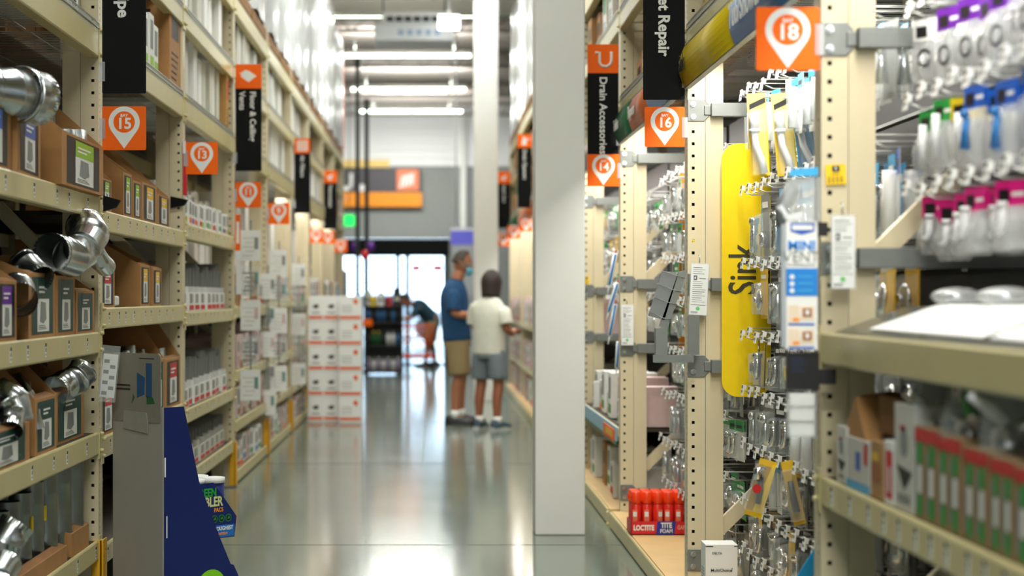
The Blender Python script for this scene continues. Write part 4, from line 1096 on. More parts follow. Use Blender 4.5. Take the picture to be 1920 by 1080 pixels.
def fit(m, kind, w, h):
    if kind == 'elbow': m.tube([(-.03, 0, -h*.3), (-.03, 0, -h*.6), (-.03, w*.1, -h*.7), (-.03, w*.3, -h*.74)], w*.16, 10, chrome); m.tube([(-.03, 0, -h*.28), (-.03, 0, -h*.36)], w*.21, 10, chrome)
    elif kind == 'disc': m.ball((-.022, 0, -h*.6), w*.40, chrome, 14, (.34, 1, 1)); m.tube([(-.03, 0, -h*.6), (-.045, 0, -h*.6)], w*.12, 10, chrome)
    elif kind == 'tube': m.tube([(-.025, 0, -h*.2), (-.025, 0, -h*.9)], w*.18, 10, plastw)
    elif kind == 'ring':
        pts = [(-.02, math.cos(a)*w*.32, -h*.62+math.sin(a)*w*.32) for a in [2*PI*k/14 for k in range(15)]]; m.tube(pts, w*.07, 6, dgrey, caps=False)
    elif kind == 'valve': m.tube([(-.025, 0, -h*.35), (-.025, 0, -h*.8)], [w*.10, w*.22], 8, zinc); m.ball((-.03, 0, -h*.35), w*.18, chrome, 10)
    elif kind == 'strainer': m.tube([(-.01, 0, -h*.58), (-.04, 0, -h*.58)], [w*.38, w*.22], 16, chrome)
    elif kind == 'black': m.tube([(-.03, 0, -h*.25), (-.03, 0, -h*.85)], [w*.12, w*.2], 10, dgrey); m.ball((-.03, 0, -h*.3), w*.18, dgrey, 8)
def pack_kind(w, h, cardm, fk, hdr=None, al=None, name=None):
    name = name or {'elbow': 'elbow_pack', 'disc': 'cap_pack', 'valve': 'valve_pack', 'strainer': 'strainer_pack', 'tube': 'tube_pack', 'black': 'fitting_pack', 'ring': 'ring_pack'}[fk]
    def build():
        e = empty(name)
        m = MB([cardm, hdr or cardm, ink, white]); m.box(0, .0015, -w/2, w/2, -h, .008)
        if hdr: m.box(-.001, -.0002, -w/2, w/2, -h*.24, .0075, hdr)
        m.rect(-w*.4, -h*.16, w*.3, -h*.08, FNX, (0, 0, 0), .0012, white if cardm is not white else ink)
        m.obj('backing_card', e)
        m = MB([al or clear]); a, b, c = .044, w*.42, h*.93
        vs = [(-.001, -b, -h*.22), (-.001, b, -h*.22), (-.001, b, -c), (-.001, -b, -c), (-a, -b*.75, -h*.27), (-a, b*.75, -h*.27), (-a, b*.75, -c*.96), (-a, -b*.75, -c*.96)]
        m.raw(vs, [(0, 1, 5, 4), (1, 2, 6, 5), (2, 3, 7, 6), (3, 0, 4, 7), (4, 5, 6, 7)]); m.obj('blister', e)
        m = MB([chrome]); fit(m, fk, w, h); m.obj('fitting', e)
        tag(e, None, name.replace('_', ' ')); return e
    return Kind(build)
blackc = mat('black_card', (34, 36, 36), .45, 0, .05); yelc = mat('yellow_card', (232, 186, 40), .5, 0, 0)
bagm = mat('clear_bag_plastic', (238, 241, 240), .22, 0, 0, alpha=.30)
def bag_kind(hdr, w=.11, h=.19, fk='ring', al=None):
    def build():
        e = empty('bagged_part')
        m = MB([hdr, ink, white]); m.box(-.002, .0015, -w/2, w/2, -.05, .006); m.rect(-w*.4, -.042, -w*.05, -.012, FNX, (0,0,0), .0025, ink); m.rect(w*.02, -.03, w*.4, -.02, FNX, (0,0,0), .0025, white)
        m.rect(-.012, -.04, .012, -.01, FNY, (0, -w/2, 0), .0004, hdr)
        m.obj('header_card', e)
        m = MB([al or bagm]); n = 6
        prof = [(-.05, .002), (-.08, .016), (-h*.6, .024), (-h*.85, .018), (-h, .002)]
        vs = []
        for z, d in prof: vs += [(-d, -w/2, z), (-d*1.1, 0, z), (-d, w/2, z), (d, w/2, z), (d*1.1, 0, z), (d, -w/2, z)]
        m.raw(vs, [(k*n+j, k*n+(j+1) % n, (k+1)*n+(j+1) % n, (k+1)*n+j) for k in range(len(prof)-1) for j in range(n)], smooth=True); m.obj('clear_bag', e)
        m = MB([plastg]); fit(m, fk, w*.6, h); m.mats[:] = [{'print_purple': dgrey, 'print_blue': mat('part_blue', (40, 120, 190), .4, 0, 0)}.get(hdr.name, plastw) if x_ in (chrome, zinc) else x_ for x_ in m.mats]; m.obj('fitting', e)
        tag(e, None, 'bagged part'); return e
    return Kind(build)
PK = [pack_kind(.10, .20, blackc, 'elbow'), pack_kind(.11, .19, yelc, 'disc'), pack_kind(.10, .22, greyp, 'valve'), pack_kind(.12, .18, blackc, 'strainer'), pack_kind(.09, .21, white, 'tube', cyan), pack_kind(.10, .19, blackc, 'black', yelc), pack_kind(.12, .20, offw, 'disc', green)]
PL = [pack_kind(.11, .30, cyan, 'elbow'), pack_kind(.10, .30, greyp, 'strainer'), pack_kind(.12, .28, white, 'tube', blue)]
PG = [pack_kind(.11, .17, white, 'elbow', green), pack_kind(.10, .17, offw, 'valve', green), pack_kind(.11, .17, white, 'ring', red), pack_kind(.12, .16, green, 'disc')]
PN = {id(PK[0]): 'black carded elbow pack', id(PK[1]): 'yellow carded cap pack', id(PK[2]): 'grey carded valve pack', id(PK[3]): 'black carded strainer pack', id(PK[4]): 'white carded tube pack', id(PK[5]): 'yellow topped fitting pack', id(PK[6]): 'green topped cap pack',
      id(PL[0]): 'long blue carded elbow pack', id(PL[1]): 'long grey carded strainer pack', id(PL[2]): 'long white carded tube pack',
      id(PG[0]): 'green topped elbow pack', id(PG[1]): 'green topped valve pack', id(PG[2]): 'red topped ring pack', id(PG[3]): 'green carded chrome pack'}
RN = ['top', 'second', 'third', 'fourth', 'fifth', 'sixth', 'seventh', 'lowest']
def hooks(i, rows, Ya, Yb, st, per=2, off=0, tw=(-.22, .22)):
    for r, (z, kinds, tipj) in enumerate(rows):
        Y = Ya+off*(r % 2); n = 0
        while Y < Yb:
            zz = z+U(-.012, .012)
            o = KH.place((PX-.012, Y, zz)); rn = RN[r]
            tagk(o, f'wire price hook, {nth(n)} along the {rn} row, {RNAME[i]}', 'price hooks of '+RNAME[i])
            k = random.choice(kinds) if not callable(kinds) else kinds(Y)
            for q_ in range(per if random.random() > .12 else 1):
                tip = .36-U(.0, tipj); X = PX-.012-tip+q_*U(.048, .07)
                p = k.place((X, Y, zz-.012), rot=(0, U(-.05, .05), U(*tw)))
                tagk(p, f'{PN[id(k)]}, {("outer", "inner", "innermost")[q_]} on {nth(n)} hook, {rn} row, {RNAME[i]}', f'packs in the {rn} row, {RNAME[i]}')
            Y += st*U(.93, 1.07); n += 1
hooks(1, [(2.13, [PK[4], PK[2]], .02), (1.74, PL, .06), (1.43, [PK[0], PK[2], PK[1]], .05), (1.15, [PK[3], PK[0]], .05), (.92, [PK[2], PK[4], PK[0]], .04), (.70, PK[:6], .08), (.47, PK[:4], .05), (.27, [PK[3], PK[0], PK[5]], .05)], 5.08, 7.22, .15)
hooks(2, [(1.95, PG, .05), (1.72, PG, .05), (1.50, PG[:3], .05), (1.27, PG, .05), (1.02, [PG[3], PK[2], PG[0]], .05), (.78, [PG[0], PK[2], PK[6]], .06), (.52, [PG[3], PK[2]], .05), (.30, [PK[2], PK[6]], .05)], 7.62, 9.85, .16)
BG = [bag_kind(purple, .12, .19, 'ring'), bag_kind(blue, .11, .19, 'valve'), bag_kind(pink, .10, .15, 'elbow'), bag_kind(green, .10, .17, 'tube'), bag_kind(white, .11, .16, 'ring')]
for b, nm in zip(BG, ('purple headed bag', 'blue headed bag', 'pink headed bag', 'green headed bag', 'white headed bag')): PN[id(b)] = nm
YB = bag_kind(mat('head_yellow', (232, 204, 30), .5, 0, 0), .11, .17, 'tube'); PN[id(YB)] = 'yellow headed bag'
hooks(0, [(2.27, [BG[4]], .05), (2.07, lambda Y: BG[0] if random.random() < .85 else BG[4], .04), (1.83, lambda Y: (BG[3] if random.random() < .5 else YB) if Y > 4.35 else BG[1], .04), (1.585, lambda Y: BG[2] if Y > 3.65 else BG[0], .04)], 3.2, 4.74, .135, 3, 0, (.1, .6))
hooks(3, [(1.9, PG, .05), (1.6, PK, .05), (1.3, PK, .05)], 10.3, 12.3, .22, 1)
# three yellow carded white pipe packs facing down the aisle
for k, (px, w_) in enumerate(((1418, 36), (1464, 38), (1498, 34))):
    Y = 6.45-.05*k; s = F/Y; e = empty('pipe_pack', gp(px, 180, Y)); e.rotation_euler = (0, -.05-.04*k, .0)
    w2 = w_/2/s; h = 150/s
    m = MB([yel if k < 2 else cyan, white, dgrey]); m.box(-w2, w2, 0, .0015, -h, .01, mat('pale_yellow_card', (236, 212, 110), .5) if k < 2 else cyan); m.box(-w2, w2, -.001, 0, -h, -h*.45, yel if k < 2 else cyan)
    m.prism([(-w2*.8, -.03), (w2*.9, -.005), (w2*.9, -.025), (-w2*.8, -.05)], .001, .002, FNY, m=ink); m.obj('backing_card', e)
    m = MB([plastw]); d = -w2*.5
    m.tube([(d, -.028, -h*.22), (d, -.028, -h*.42)], .0175, 14); m.tube([(d, -.028, -h*.42), (d, -.028, -h*.46)], .020, 14); m.tube([(d, -.028, -h*.46), (d+.002, -.028, -h*.62), (d+.02, -.028, -h*.80), (d+.03, -.028, -h*.97)], .0125, 12); m.obj('white_pipe', e)
    m = MB([clear]); m.box(-w2*.95, w2*.6, -.048, -.001, -h*.99, -h*.18); m.obj('blister', e)
    m = MB([wire]); m.tube([(-.06, .004, .0), (.35, .004, .0)], .0028, 6); m.obj('hook', e)
    tag(e, ['yellow carded white plastic pipe pack hanging nearest the bay 16 post', 'yellow carded white plastic pipe pack, the middle of the three', 'blue carded white plastic pipe pack behind the two yellow ones'][k], 'pipe pack', 'white pipe packs')
# yellow carded shower head pack with a red dot
e = empty('shower_head_pack', gp(1440, 868, 6.35)); e.rotation_euler = (0, .28, 0)
m = MB([yel, yelc]); m.box(-.032, .032, 0, .002, -.20, .01, yelc); m.prism([(-.01, -.20), (.032, -.20), (.032, .0), (.02, 0)], .0, .002, FNY, m=yel); m.obj('backing_card', e)
m = MB([chrome]); m.tube([(-.02, -.03, -.06), (-.035, -.03, -.035), (-.01, -.03, -.02)], [.022, .016, .008], 14, chrome); m.tube([(-.018, -.03, -.06), (-.005, -.028, -.10), (.0, -.028, -.15)], [.012, .011, .009], 12, dgrey); m.obj('shower_head', e)
m = MB([red]); m.prism(circ(-.022, -.098, .016, 20), .045, .0455, FNY); m.obj('red_dot', e); m = MB([clear]); m.box(-.04, .022, -.045, 0, -.18, -.012); m.obj('blister', e)
tag(e, 'yellow carded chrome shower head pack with a round red dot', 'shower head pack')
e = empty('cartridge_pack', gp(1478, 880, 6.2)); e.rotation_euler = (0, -.22, .1)
m = MB([yelc]); m.box(-.022, .022, 0, .002, -.20, .03); m.obj('backing_card', e); m = MB([clear]); m.box(-.03, .012, -.035, 0, -.18, .0); m.obj('blister', e); m = MB([dgrey]); m.tube([(-.008, -.018, -.04), (-.008, -.018, -.15)], [.010, .014], 10); m.obj('fitting', e)
tag(e, 'narrow yellow carded grey cartridge pack tilted the other way', 'cartridge pack')
# bright blue pack at the foot of the bay 18 post
e = empty('hose_pack', gp(1526, 1035, 5.4)); e.rotation_euler = (0, .3, .2)
m = MB([mat('bright_blue_card', (34, 160, 222), .4)]); m.prism([(-.05, -.14), (.05, -.14), (.05, .0), (.0, .02)], 0, .003, FNY); m.obj('backing_card', e); m = MB([steel]); m.tube([(.0, -.012, -.10), (.02, -.012, -.07), (.045, -.012, -.09), (.03, -.012, -.13)], .008, 8); m.obj('hose', e)
tag(e, 'bright blue carded hose pack low against the bay 18 post', 'hose pack')
# long clip strip holding the blue and white vent packs
e = empty('vent_clip_strip', gp(1499, 330, 4.72))
s = F/4.72
def zz(py): return (330-py)/s
def xx(px): return (px-1499)/s
m = MB([dgrey]); m.box(xx(1529), xx(1533), .002, .010, zz(820), zz(330)); m.box(xx(1474), xx(1532), -.03, .006, zz(730), zz(660), ink); m.box(xx(1530), xx(1566), -.012, .004, zz(720), zz(692), ink); m.box(xx(1530), xx(1551), -.008, .004, zz(443), zz(417), ink); m.obj('strip', e)
m = MB([mat('panel_navy_text', (30, 44, 70), .5)]); [m.box(xx(1480), xx(1500+4*(k % 3)), -.0312, -.03, zz(672+6*k), zz(669+6*k)) for k in range(5)]; m.obj('small_print', e)
tag(e, 'black clip strip on the bay 18 post holding the vent packs', 'clip strip')
e = empty('mini_vent_pack', gp(1500, 415, 4.68)); s = F/4.68
def bx(p0, p1, q0, q1, mm, d0=0, d1=.001): m.box((p0-1500)/s, (p1-1500)/s, -d1, -d0, (415-q1)/s, (415-q0)/s, mm)
m = MB([white]); bx(1474, 1533, 415, 656, white, -.025, .0); m.obj('box', e)
m = MB([mat('side_print', (170, 176, 180), .5)]); bx(1466, 1474, 420, 652, None, -.025, -.004); m.obj('side_panel', e)
m = MB([blue, mat('bright_print_blue', (20, 130, 214), .4, 0, 0)]); bx(1474, 1533, 503, 555, mat('bright_print_blue', (0,0,0))); m.obj('blue_panel', e); m = MB([blue])
m.prism([((1482-1500)/s, (415-434)/s), ((1503-1500)/s, (415-440)/s), ((1527-1500)/s, (415-434)/s), ((1527-1500)/s, (415-418)/s), ((1482-1500)/s, (415-418)/s)], .0, .001, FNY, m=blue)
bx(1485, 1524, 422, 431, white, .001, .0016)
for k in range(3): m.prism(circ((1485-1500)/s, (415-(519+13*k))/s, 4.5/s, 16), .001, .0018, FNY, m=white); bx(1496, 1524, 517+13*k, 520+13*k, cyan, .001, .0018)
m.obj('blue_print', e)
m = MB([mat('picture_beige', (236, 216, 190), .5), brownp, orange2, blue])
for y0 in (572, 616):
    bx(1478, 1498, y0, y0+34, mat('picture_beige', (0,0,0))); bx(1500, 1527, y0+2, y0+28, mat('picture_beige', (0,0,0))); bx(1505, 1522, y0+6, y0+22, brownp, .001, .002); bx(1510, 1517, y0+9, y0+18, white, .002, .003); bx(1486, 1499, y0+24, y0+30, orange2, .001, .002); bx(1478, 1527, y0+34, y0+38, blue)
m.obj('pictures', e)
text('MINI', 22/s*1.1, mat('bright_print_blue', (0,0,0)), e, (3/s, -.0015, (415-461)/s), bold=.03, sx=1.05); text('VENT', 26/s*1.1, greyp, e, (2/s, -.0015, (415-482)/s), bold=.0, sx=.95)
text('AirAdmittanceVent', 6/s*1.1, greyp, e, (2/s, -.0015, (415-496)/s), bold=.0)
tag(e, 'tall blue and white vent box beside the bay 18 post', 'vent pack', 'packs on the black clip strip')
e = empty('bagged_trap', gp(1500, 330, 4.70)); s = F/4.70
m = MB([cyan]); m.raw([((1478-1500)/s, 0, 0), ((1534-1500)/s, 0, .0), ((1534-1500)/s, 0, .024), ((1484-1500)/s, 0, .018)], [(0, 1, 2, 3)]); m.obj('header_card', e)
m = MB([plastw]); m.tube([((1462-1500)/s, -.0, (330-385)/s), ((1475-1500)/s, 0, (330-410)/s), ((1505-1500)/s, 0, (330-405)/s)], .011, 10); m.tube([((1470-1500)/s, .01, (330-425)/s), ((1468-1500)/s, .01, (330-385)/s), ((1490-1500)/s, .01, (330-350)/s)], .02, 12, plastg); m.obj('white_trap', e)
m = MB([bagm]); vs = [(-38, 55), (-22, 6), (34, 4), (34, 86), (-10, 90), (-34, 80)]; m.raw([(a/s, -.03 if 0 < k < 4 else -.02, -b/s) for k, (a, b) in enumerate(vs)]+[(a/s, .03, -b/s) for a, b in vs], [(0, 1, 2, 3, 4, 5), (11, 10, 9, 8, 7, 6)]+[(i_, i_+6, (i_+1) % 6+6, (i_+1) % 6) for i_ in range(6)], smooth=False); m.obj('clear_bag', e)
tag(e, 'clear bag with white curved trap hanging above the blue and white vent box', 'bagged trap', 'packs on the black clip strip')
for k in range(3):
    e = empty('white_pack', gp(1502, 738+28*k, 4.70)); m = MB([white]); m.prism(rrect(-.034, -.032, .032, 0, .008), -.01, .02); m.obj('white_insert', e, bevel=.003); m = MB([bagm]); m.box(-.038, .036, -.026, .014, -.036, .004); m.obj('clear_bag', e)
    tag(e, f'small white bagged pack below the black clip strip end, {nth(k)} from its top', 'bagged pack', 'packs on the black clip strip')
# blue and white tubes hanging at an angle behind the bay 14 post
for k, (a, b, c, d) in enumerate(((1154, 475, 1140, 545), (1158, 530, 1138, 595), (1154, 570, 1141, 640), (1160, 640, 1156, 698))):
    p, q_ = gp(a, b, 10.25), gp(c, d, 10.25); e = empty('caulk_tube', p); dd = (q_-p)
    m = MB([white]); m.tube([(0, 0, 0), tuple(dd*.86)], .014, 12, mat('tube_white', (226, 236, 242), .35)); m.obj('barrel', e)
    m = MB([plastw]); m.tube([tuple(dd*.86), tuple(dd*.9), tuple(dd*1.08)], [.008, .006, .003], 8); m.obj('nozzle', e)
    n_ = dd.cross(Vector((0, 1, 0))).normalized(); m = MB([mat('tube_blue', (40, 120, 200), .35)]); m.tube([tuple(dd*.03+Vector((0, -.012, 0))), tuple(dd*.84+Vector((0, -.012, 0)))], .006, 8); m.obj('blue_stripe', e)
    m = MB([red]); m.tube([(0, 0, 0), tuple(-dd*.1)], .004, 6); m.obj('hanger', e)
    tag(e, f'blue and white tube hanging aslant behind the bay 14 post, {nth(k)} from the top', 'caulk tube', 'slanting blue tubes')
# ---- near counter shelf before the bay 18 post
e = empty('counter_tray', (XR, 2.9, 1.224)); sl = .068/.19
m = MB([mat('smoked_panel', (64, 66, 58), .2, 0, .03)]); L = 1.82
m.raw([(.012, 0, .001), (.012, L, .001), (.205, L, .070), (.205, 0, .070), (.50, L, .070), (.50, 0, .070), (.012, 0, 0), (.012, L, 0), (.205, L, .064), (.205, 0, .064), (.50, L, .064), (.50, 0, .064)], [(0, 1, 2, 3), (3, 2, 4, 5), (6, 9, 8, 7), (9, 11, 10, 8), (0, 3, 9, 6), (3, 5, 11, 9), (1, 7, 8, 2), (2, 8, 10, 4), (4, 10, 11, 5), (0, 6, 7, 1)]); m.obj('sloped_panel', e)
m = MB([cream]); m.box(.015, .5, .05, .08, 0, .06); m.box(.49, .50, 0, L, .0, .064); m.obj('support', e)
tag(e, 'dark sloped display panel lying on the broad counter shelf', 'counter panel')
for k, (y0, y1) in enumerate(((.62, 1.56), (.05, .60))):
    m = MB([white]); t0 = .035
    m.raw([(t0, y0, .001+(t0-.012)*.3575+.002), (t0, y1-.02, .001+(t0-.012)*.3575+.002), (.203, y1-.04, .0725), (.203, y0, .0725), (.46, y1-.14, .0735), (.46, y0, .0735)], [(0, 1, 2, 3), (3, 2, 4, 5)])
    vs = m.v[:]; m.raw([(x, y, z+.004) for x, y, z in vs], [(3, 2, 1, 0), (5, 4, 2, 3)]); m.raw([vs[0], vs[1], (vs[1][0], vs[1][1], vs[1][2]+.004), (vs[0][0], vs[0][1], vs[0][2]+.004)], [(0, 1, 2, 3)])
    o = m.obj('white_board', loc=(XR, 2.9, 1.224)); tag(o, 'wide white printed board lying on the sloped counter panel' if k == 0 else 'second white board overlapping at the picture edge on the counter', 'printed board')
m = MB([card]); m.box(0, .22, 0, .8, 0, .055); tag(m.obj('flat_carton', loc=(1.32, 3.05, 1.302)), 'flat brown carton behind the white boards on the counter', 'carton')
for k in range(4):
    m = MB([bagm, zinc]); m.ball((0, 0, .022), .07, bagm, 10, (.9, 1.3, .34)); m.ball((.0, .01, .02), .035, zinc, 8, (1, 1.2, .5)); tag(m.obj('bagged_part', loc=(1.30+.05*(k % 2), 4.0+.19*k, 1.298)), f'lumpy clear bagged part lying behind the counter boards, {nth(k)} from the near end', 'bagged part', 'loose bags on the counter')
# goods on the price tagged lower shelf
def rbox(name, px0, px1, z, h, D, body, dec, lab, grp, t=0.0):
    Ya, Yb = yr(px1), yr(px0); W = Yb-Ya
    e = empty(name, (XR+.012+t, (Ya+Yb)/2, z)); m = MB([body]); m.box(0, D, -W/2+.003, W/2-.003, 0, h); m.obj('carton_body', e, bevel=.002)
    m = MB([ink]); dec(m, W, h, D); m.obj('print', e); tag(e, lab, 'carton', grp); return e
def R_(m, u0, v0, u1, v1, c, n=.001): m.rect(u0, v0, u1, v1, FNX, (0, 0, 0), n, c)
def dec_green(m, W, h, D):
    for q_ in (-.25, .25):
        R_(m, W*(q_-.12), h*.04, W*(q_+.10), h*.26, green); R_(m, W*(q_-.12), h*.60, W*(q_+.10), h*.82, green); R_(m, W*(q_-.10), h*.28, W*(q_+.08), h*.58, white)
    R_(m, -W/2, h*.84, W/2, h*.98, red)
    for q_ in (-.45, 0.02): R_(m, W*q_, h*.1, W*(q_+.08), h*.75, greyp)
def dec_blue(m, W, h, D): R_(m, -W*.5, 0, W*.5, h*.16, cyan); R_(m, -W*.1, h*.4, W*.1, h*.75, blue); R_(m, W*.25, h*.55, W*.4, h*.95, red)
def dec_red(m, W, h, D): R_(m, -W*.3, h*.1, W*.4, h*.85, red); R_(m, W*.0, h*.2, W*.2, h*.6, white, .002)
def dec_drain(m, W, h, D): m.prism([(-W*.35, h*.42), (W*.4, h*.38), (W*.2, h*.28), (-.0, h*.2)], 0, .001, FNX, m=ink); R_(m, -W*.3, h*.08, W*.3, h*.16, greyp); m.prism(circ(0, h*.65, W*.2, 12), 0, .001, FNX, m=greyp); R_(m, -W*.2, h*.75, W*.1, h*.8, red)
def dec_plain(m, W, h, D): R_(m, -W*.4, h*.3, W*.4, h*.6, brownp); R_(m, -W*.3, h*.66, W*.2, h*.8, yelc)
lowz = .8285; G = 'cartons on the price tagged shelf'
whiteg = mat('grey_white_carton', (206, 204, 196), .5, 0, .06)
rbox('stock_carton', 1560, 1578, lowz, .15, .3, whiteg, dec_drain, 'small grey white carton nearest the bay 18 post, lower shelf', G)
rbox('stock_carton', 1579, 1622, lowz, .13, .25, whiteg, dec_blue, 'open white carton with blue stripe and red mark, lower shelf', G)
rbox('stock_carton', 1623, 1645, lowz, .14, .3, mat('tan_printed', (170, 130, 80), .6), dec_plain, 'slim tan carton left of the red printed one, lower shelf', G)
rbox('stock_carton', 1648, 1666, lowz, .15, .3, white, dec_red, 'slim white carton with bold red print, lower shelf', G)
rbox('stock_carton', 1667, 1704, lowz, .245, .16, whiteg, dec_drain, 'tallest white carton with a black fitting printed on it, lower shelf', G)
for k, (a, b, h) in enumerate(((1705, 1748, .205), (1749, 1792, .20), (1797, 1842, .19), (1846, 1890, .185), (1892, 1960, .18))):
    rbox('faucet_carton', a, b, lowz, h, .3, mat('tan_dull', (150, 122, 84), .7), dec_green, f'brown carton with red top band and green stripes, {nth(k)} past the tallest white carton', 'striped faucet cartons')
for k, (a, b) in enumerate(((1563, 1578), (1582, 1604))):
    rbox('stock_carton', a, b, lowz, .32+.0*k, .12, whiteg, dec_drain, f'white carton with small dark picture standing behind, {nth(k)} from the bay 18 post', G, t=.30)
m = MB([card, blue, cardd]); m.raw([(0, .22, 0), (0, -.02, -.02), (.18, .0, .09), (.12, .2, .11), (.0, .1, .10)], [(0, 1, 4), (1, 2, 4), (2, 3, 4), (3, 0, 4)]); m.raw([(.005, .12, .0), (.005, -.0, .0), (.02, .05, .05)], [(0, 1, 2)], blue); tag(m.obj('torn_flap_carton', loc=(XR+.02, 4.42, lowz+.135)), 'torn open brown carton flaps above the blue striped carton', 'carton')
m = MB([cardd]); m.box(.0, .015, -.14, .14, 0, .09); tag(m.obj('carton_lid', loc=(XR+.05, 4.26, lowz+.155)), 'brown carton edge standing behind the red printed carton', 'carton lid')
def faucet(px, py, Y, col, rz, lab):
    e = empty('faucet', gp(px, py, Y), rz)
    m = MB([chrome]); m.tube([(0, 0, -.06), (0, 0, .0), (0, 0, .02)], [.034, .030, .014], 16, chrome); m.tube([(0, 0, -.02), (.02, -.03, .02), (.05, -.09, .01)], [.018, .016, .013], 12); m.obj('spout', e)
    m = MB([col]); m.tube([(0, 0, .02), (-.01, .03, .05), (-.015, .07, .075)], [.012, .014, .010], 10); m.obj('lever', e)
    m = MB([clear]); m.tube([(0, 0, -.08), (0, -.01, 0), (0, 0, .07), (0, 0, .17)], [.05, .062, .045, .012], 10, caps=False); m.tube([(0, 0, .17), (0, 0, .21)], [.012, .035], 8, caps=False); m.obj('clear_bag', e)
    tag(e, lab, 'faucet', 'bagged faucets on the striped cartons')
faucet(1752, 800, 3.95, chrome, .6, 'bagged chrome faucet with pale blue lever, first above the striped cartons')
faucet(1818, 800, 3.72, mat('bright_green_lever', (20, 180, 40), .35), -.5, 'bagged faucet with bright green lever above the striped cartons')
faucet(1888, 815, 3.45, plastw, .8, 'bagged faucet with broad white lever at the picture edge')
m = MB([blk]); m.ball((.3, 0, .0), .34, None, 14, (.75, 1.9, .50)); tag(m.obj('black_sack', loc=(XR+.05, 3.6, .47)), 'dark bulky sack under the lowest right shelf', 'sack')
# ---- base shelves
e = empty('faucet_valve_box', (1.062, 6.90, .098))
m = MB([white]); m.box(0, .126, 0, .12, 0, .25); m.obj('box', e, bevel=.002)
m = MB([ink, greyp]); m.rect(.028, .035, .112, .085, FNY, (0,0,0), .001, ink); m.rect(0, .240, .03, .244, FNY, (0,0,0), .001, ink); m.rect(.112, .240, .126, .244, FNY, (0,0,0), .001, ink)
for k in range(4): m.rect(.034, .045+.009*k, .07+.01*(k % 3), .047+.009*k, FNY, (0,0,0), .002, greyp)
for k in range(2): m.rect(.028, .10+.008*k, .07+.02*k, .102+.008*k, FNY, (0,0,0), .001, greyp)
for k in range(6): m.rect(-.10, .09+.012*k, -.03, .093+.012*k, FNX, (0, 0, 0), .001, greyp)
m.obj('print', e)
text('DELTA', .013, ink, e, (.045, -.0015, .215), bold=0); text('MultiChoice', .017, ink, e, (.062, -.0015, .128+.02), bold=.01)
text('®', .006, ink, e, (.104, -.0015, .155), bold=0)
tag(e, 'small white valve box standing at the foot of the bay 16 post', 'boxed valve')
e = empty('foam_can_tray', (1.008, 9.04, .097))
m = MB([mat('tray_red', (214, 28, 34), .45)]); m.box(0, .285, 0, .003, 0, .068); m.box(0, .285, .19, .193, 0, .068); m.box(0, .003, 0, .19, 0, .068); m.box(.282, .285, 0, .19, 0, .068); m.box(0, .285, 0, .19, 0, .003); m.obj('tray', e)
m = MB([mat('tray_blue', (30, 46, 150), .45)]); m.prism([(.128, .0), (.222, .0), (.232, .068), (.136, .068)], .0005, .0015, FNY); m.obj('blue_panel', e)
text('LOCTITE', .036, white, e, (.066, -.002, .034), bold=.05, sx=.74); text('TITE', .036, white, e, (.182, -.003, .047), bold=.04, sx=.8); text('FOAM', .028, white, e, (.182, -.003, .018), bold=.02, sx=.85); text('GAPS', .03, mat('letter_pink', (244, 170, 160), .5, 0, 0), e, (.262, -.002, .036), bold=.02, sx=.65)
tag(e, 'red and blue open tray of foam cans with white lettering', 'display tray')
def can_kind():
    def build():
        e = empty('foam_can'); m = MB([mat('can_red', (222, 44, 30), .3)]); m.tube([(0, 0, 0), (0, 0, .004), (0, 0, .142), (0, 0, .150)], [.024, .026, .026, .020], 18); m.obj('can_body', e)
        m = MB([mat('cap_orange', (250, 66, 16), .35)]); m.tube([(0, 0, .148), (0, 0, .165), (0, 0, .205), (0, 0, .212)], [.024, .028, .027, .022], 16); m.box(-.03, .0, -.012, .012, .162, .190); m.obj('cap', e)
        m = MB([white, blue]); m.box(-.012, .012, -.0275, -.024, .03, .12, mat('label_band', (236, 120, 90), .5)); m.box(-.010, .010, -.0282, -.027, .085, .11, white); m.obj('can_label', e)
        tag(e, None, 'foam can'); return e
    return Kind(build)
KC = can_kind()
for r in range(3):
    for c_ in range(5):
        o = KC.place((1.040+.0555*c_, 9.085+.058*r, .102), U(-.5, .5)); tagk(o, 'red foam can with orange cap in the red and blue tray', 'foam cans in the tray')
# ---- bay 14 rack low goods
blst = mat('strip_pale_blue', (150, 190, 216), .4); 
m = MB([blst, orange, yelc, hgreen]); m.box(-.008, 0, 0, 2.3, -.05, .03); m.box(-.012, -.008, .1, .75, -.06, .01, orange); m.box(-.014, -.012, .2, .6, -.04, -.005, yelc); m.box(-.010, -.004, 0, 2.3, -.075, -.05, hgreen)
tag(m.obj('price_strip', loc=(XR, 10.2, .53)), 'pale blue price strip with an orange patch on the bay 14 shelf edge', 'price strip')
for zq, nm in ((.565, 'blue edged shelf'), (.098, 'base shelf')):
    Y = 10.25; n = 0
    while Y < 12.3:
        k = random.choice(KM+K_PACK); hh = U(.9, 1.5)
        o = k.place((XR+.02+U(0, .05), Y, zq), PI, scale=(.8, .8, hh)); tagk(o, f'printed carton {nth(n)} along the {nm}, {RNAME[3]}', f'cartons on the {nm} of the bay 14 rack'); Y += .25; n += 1
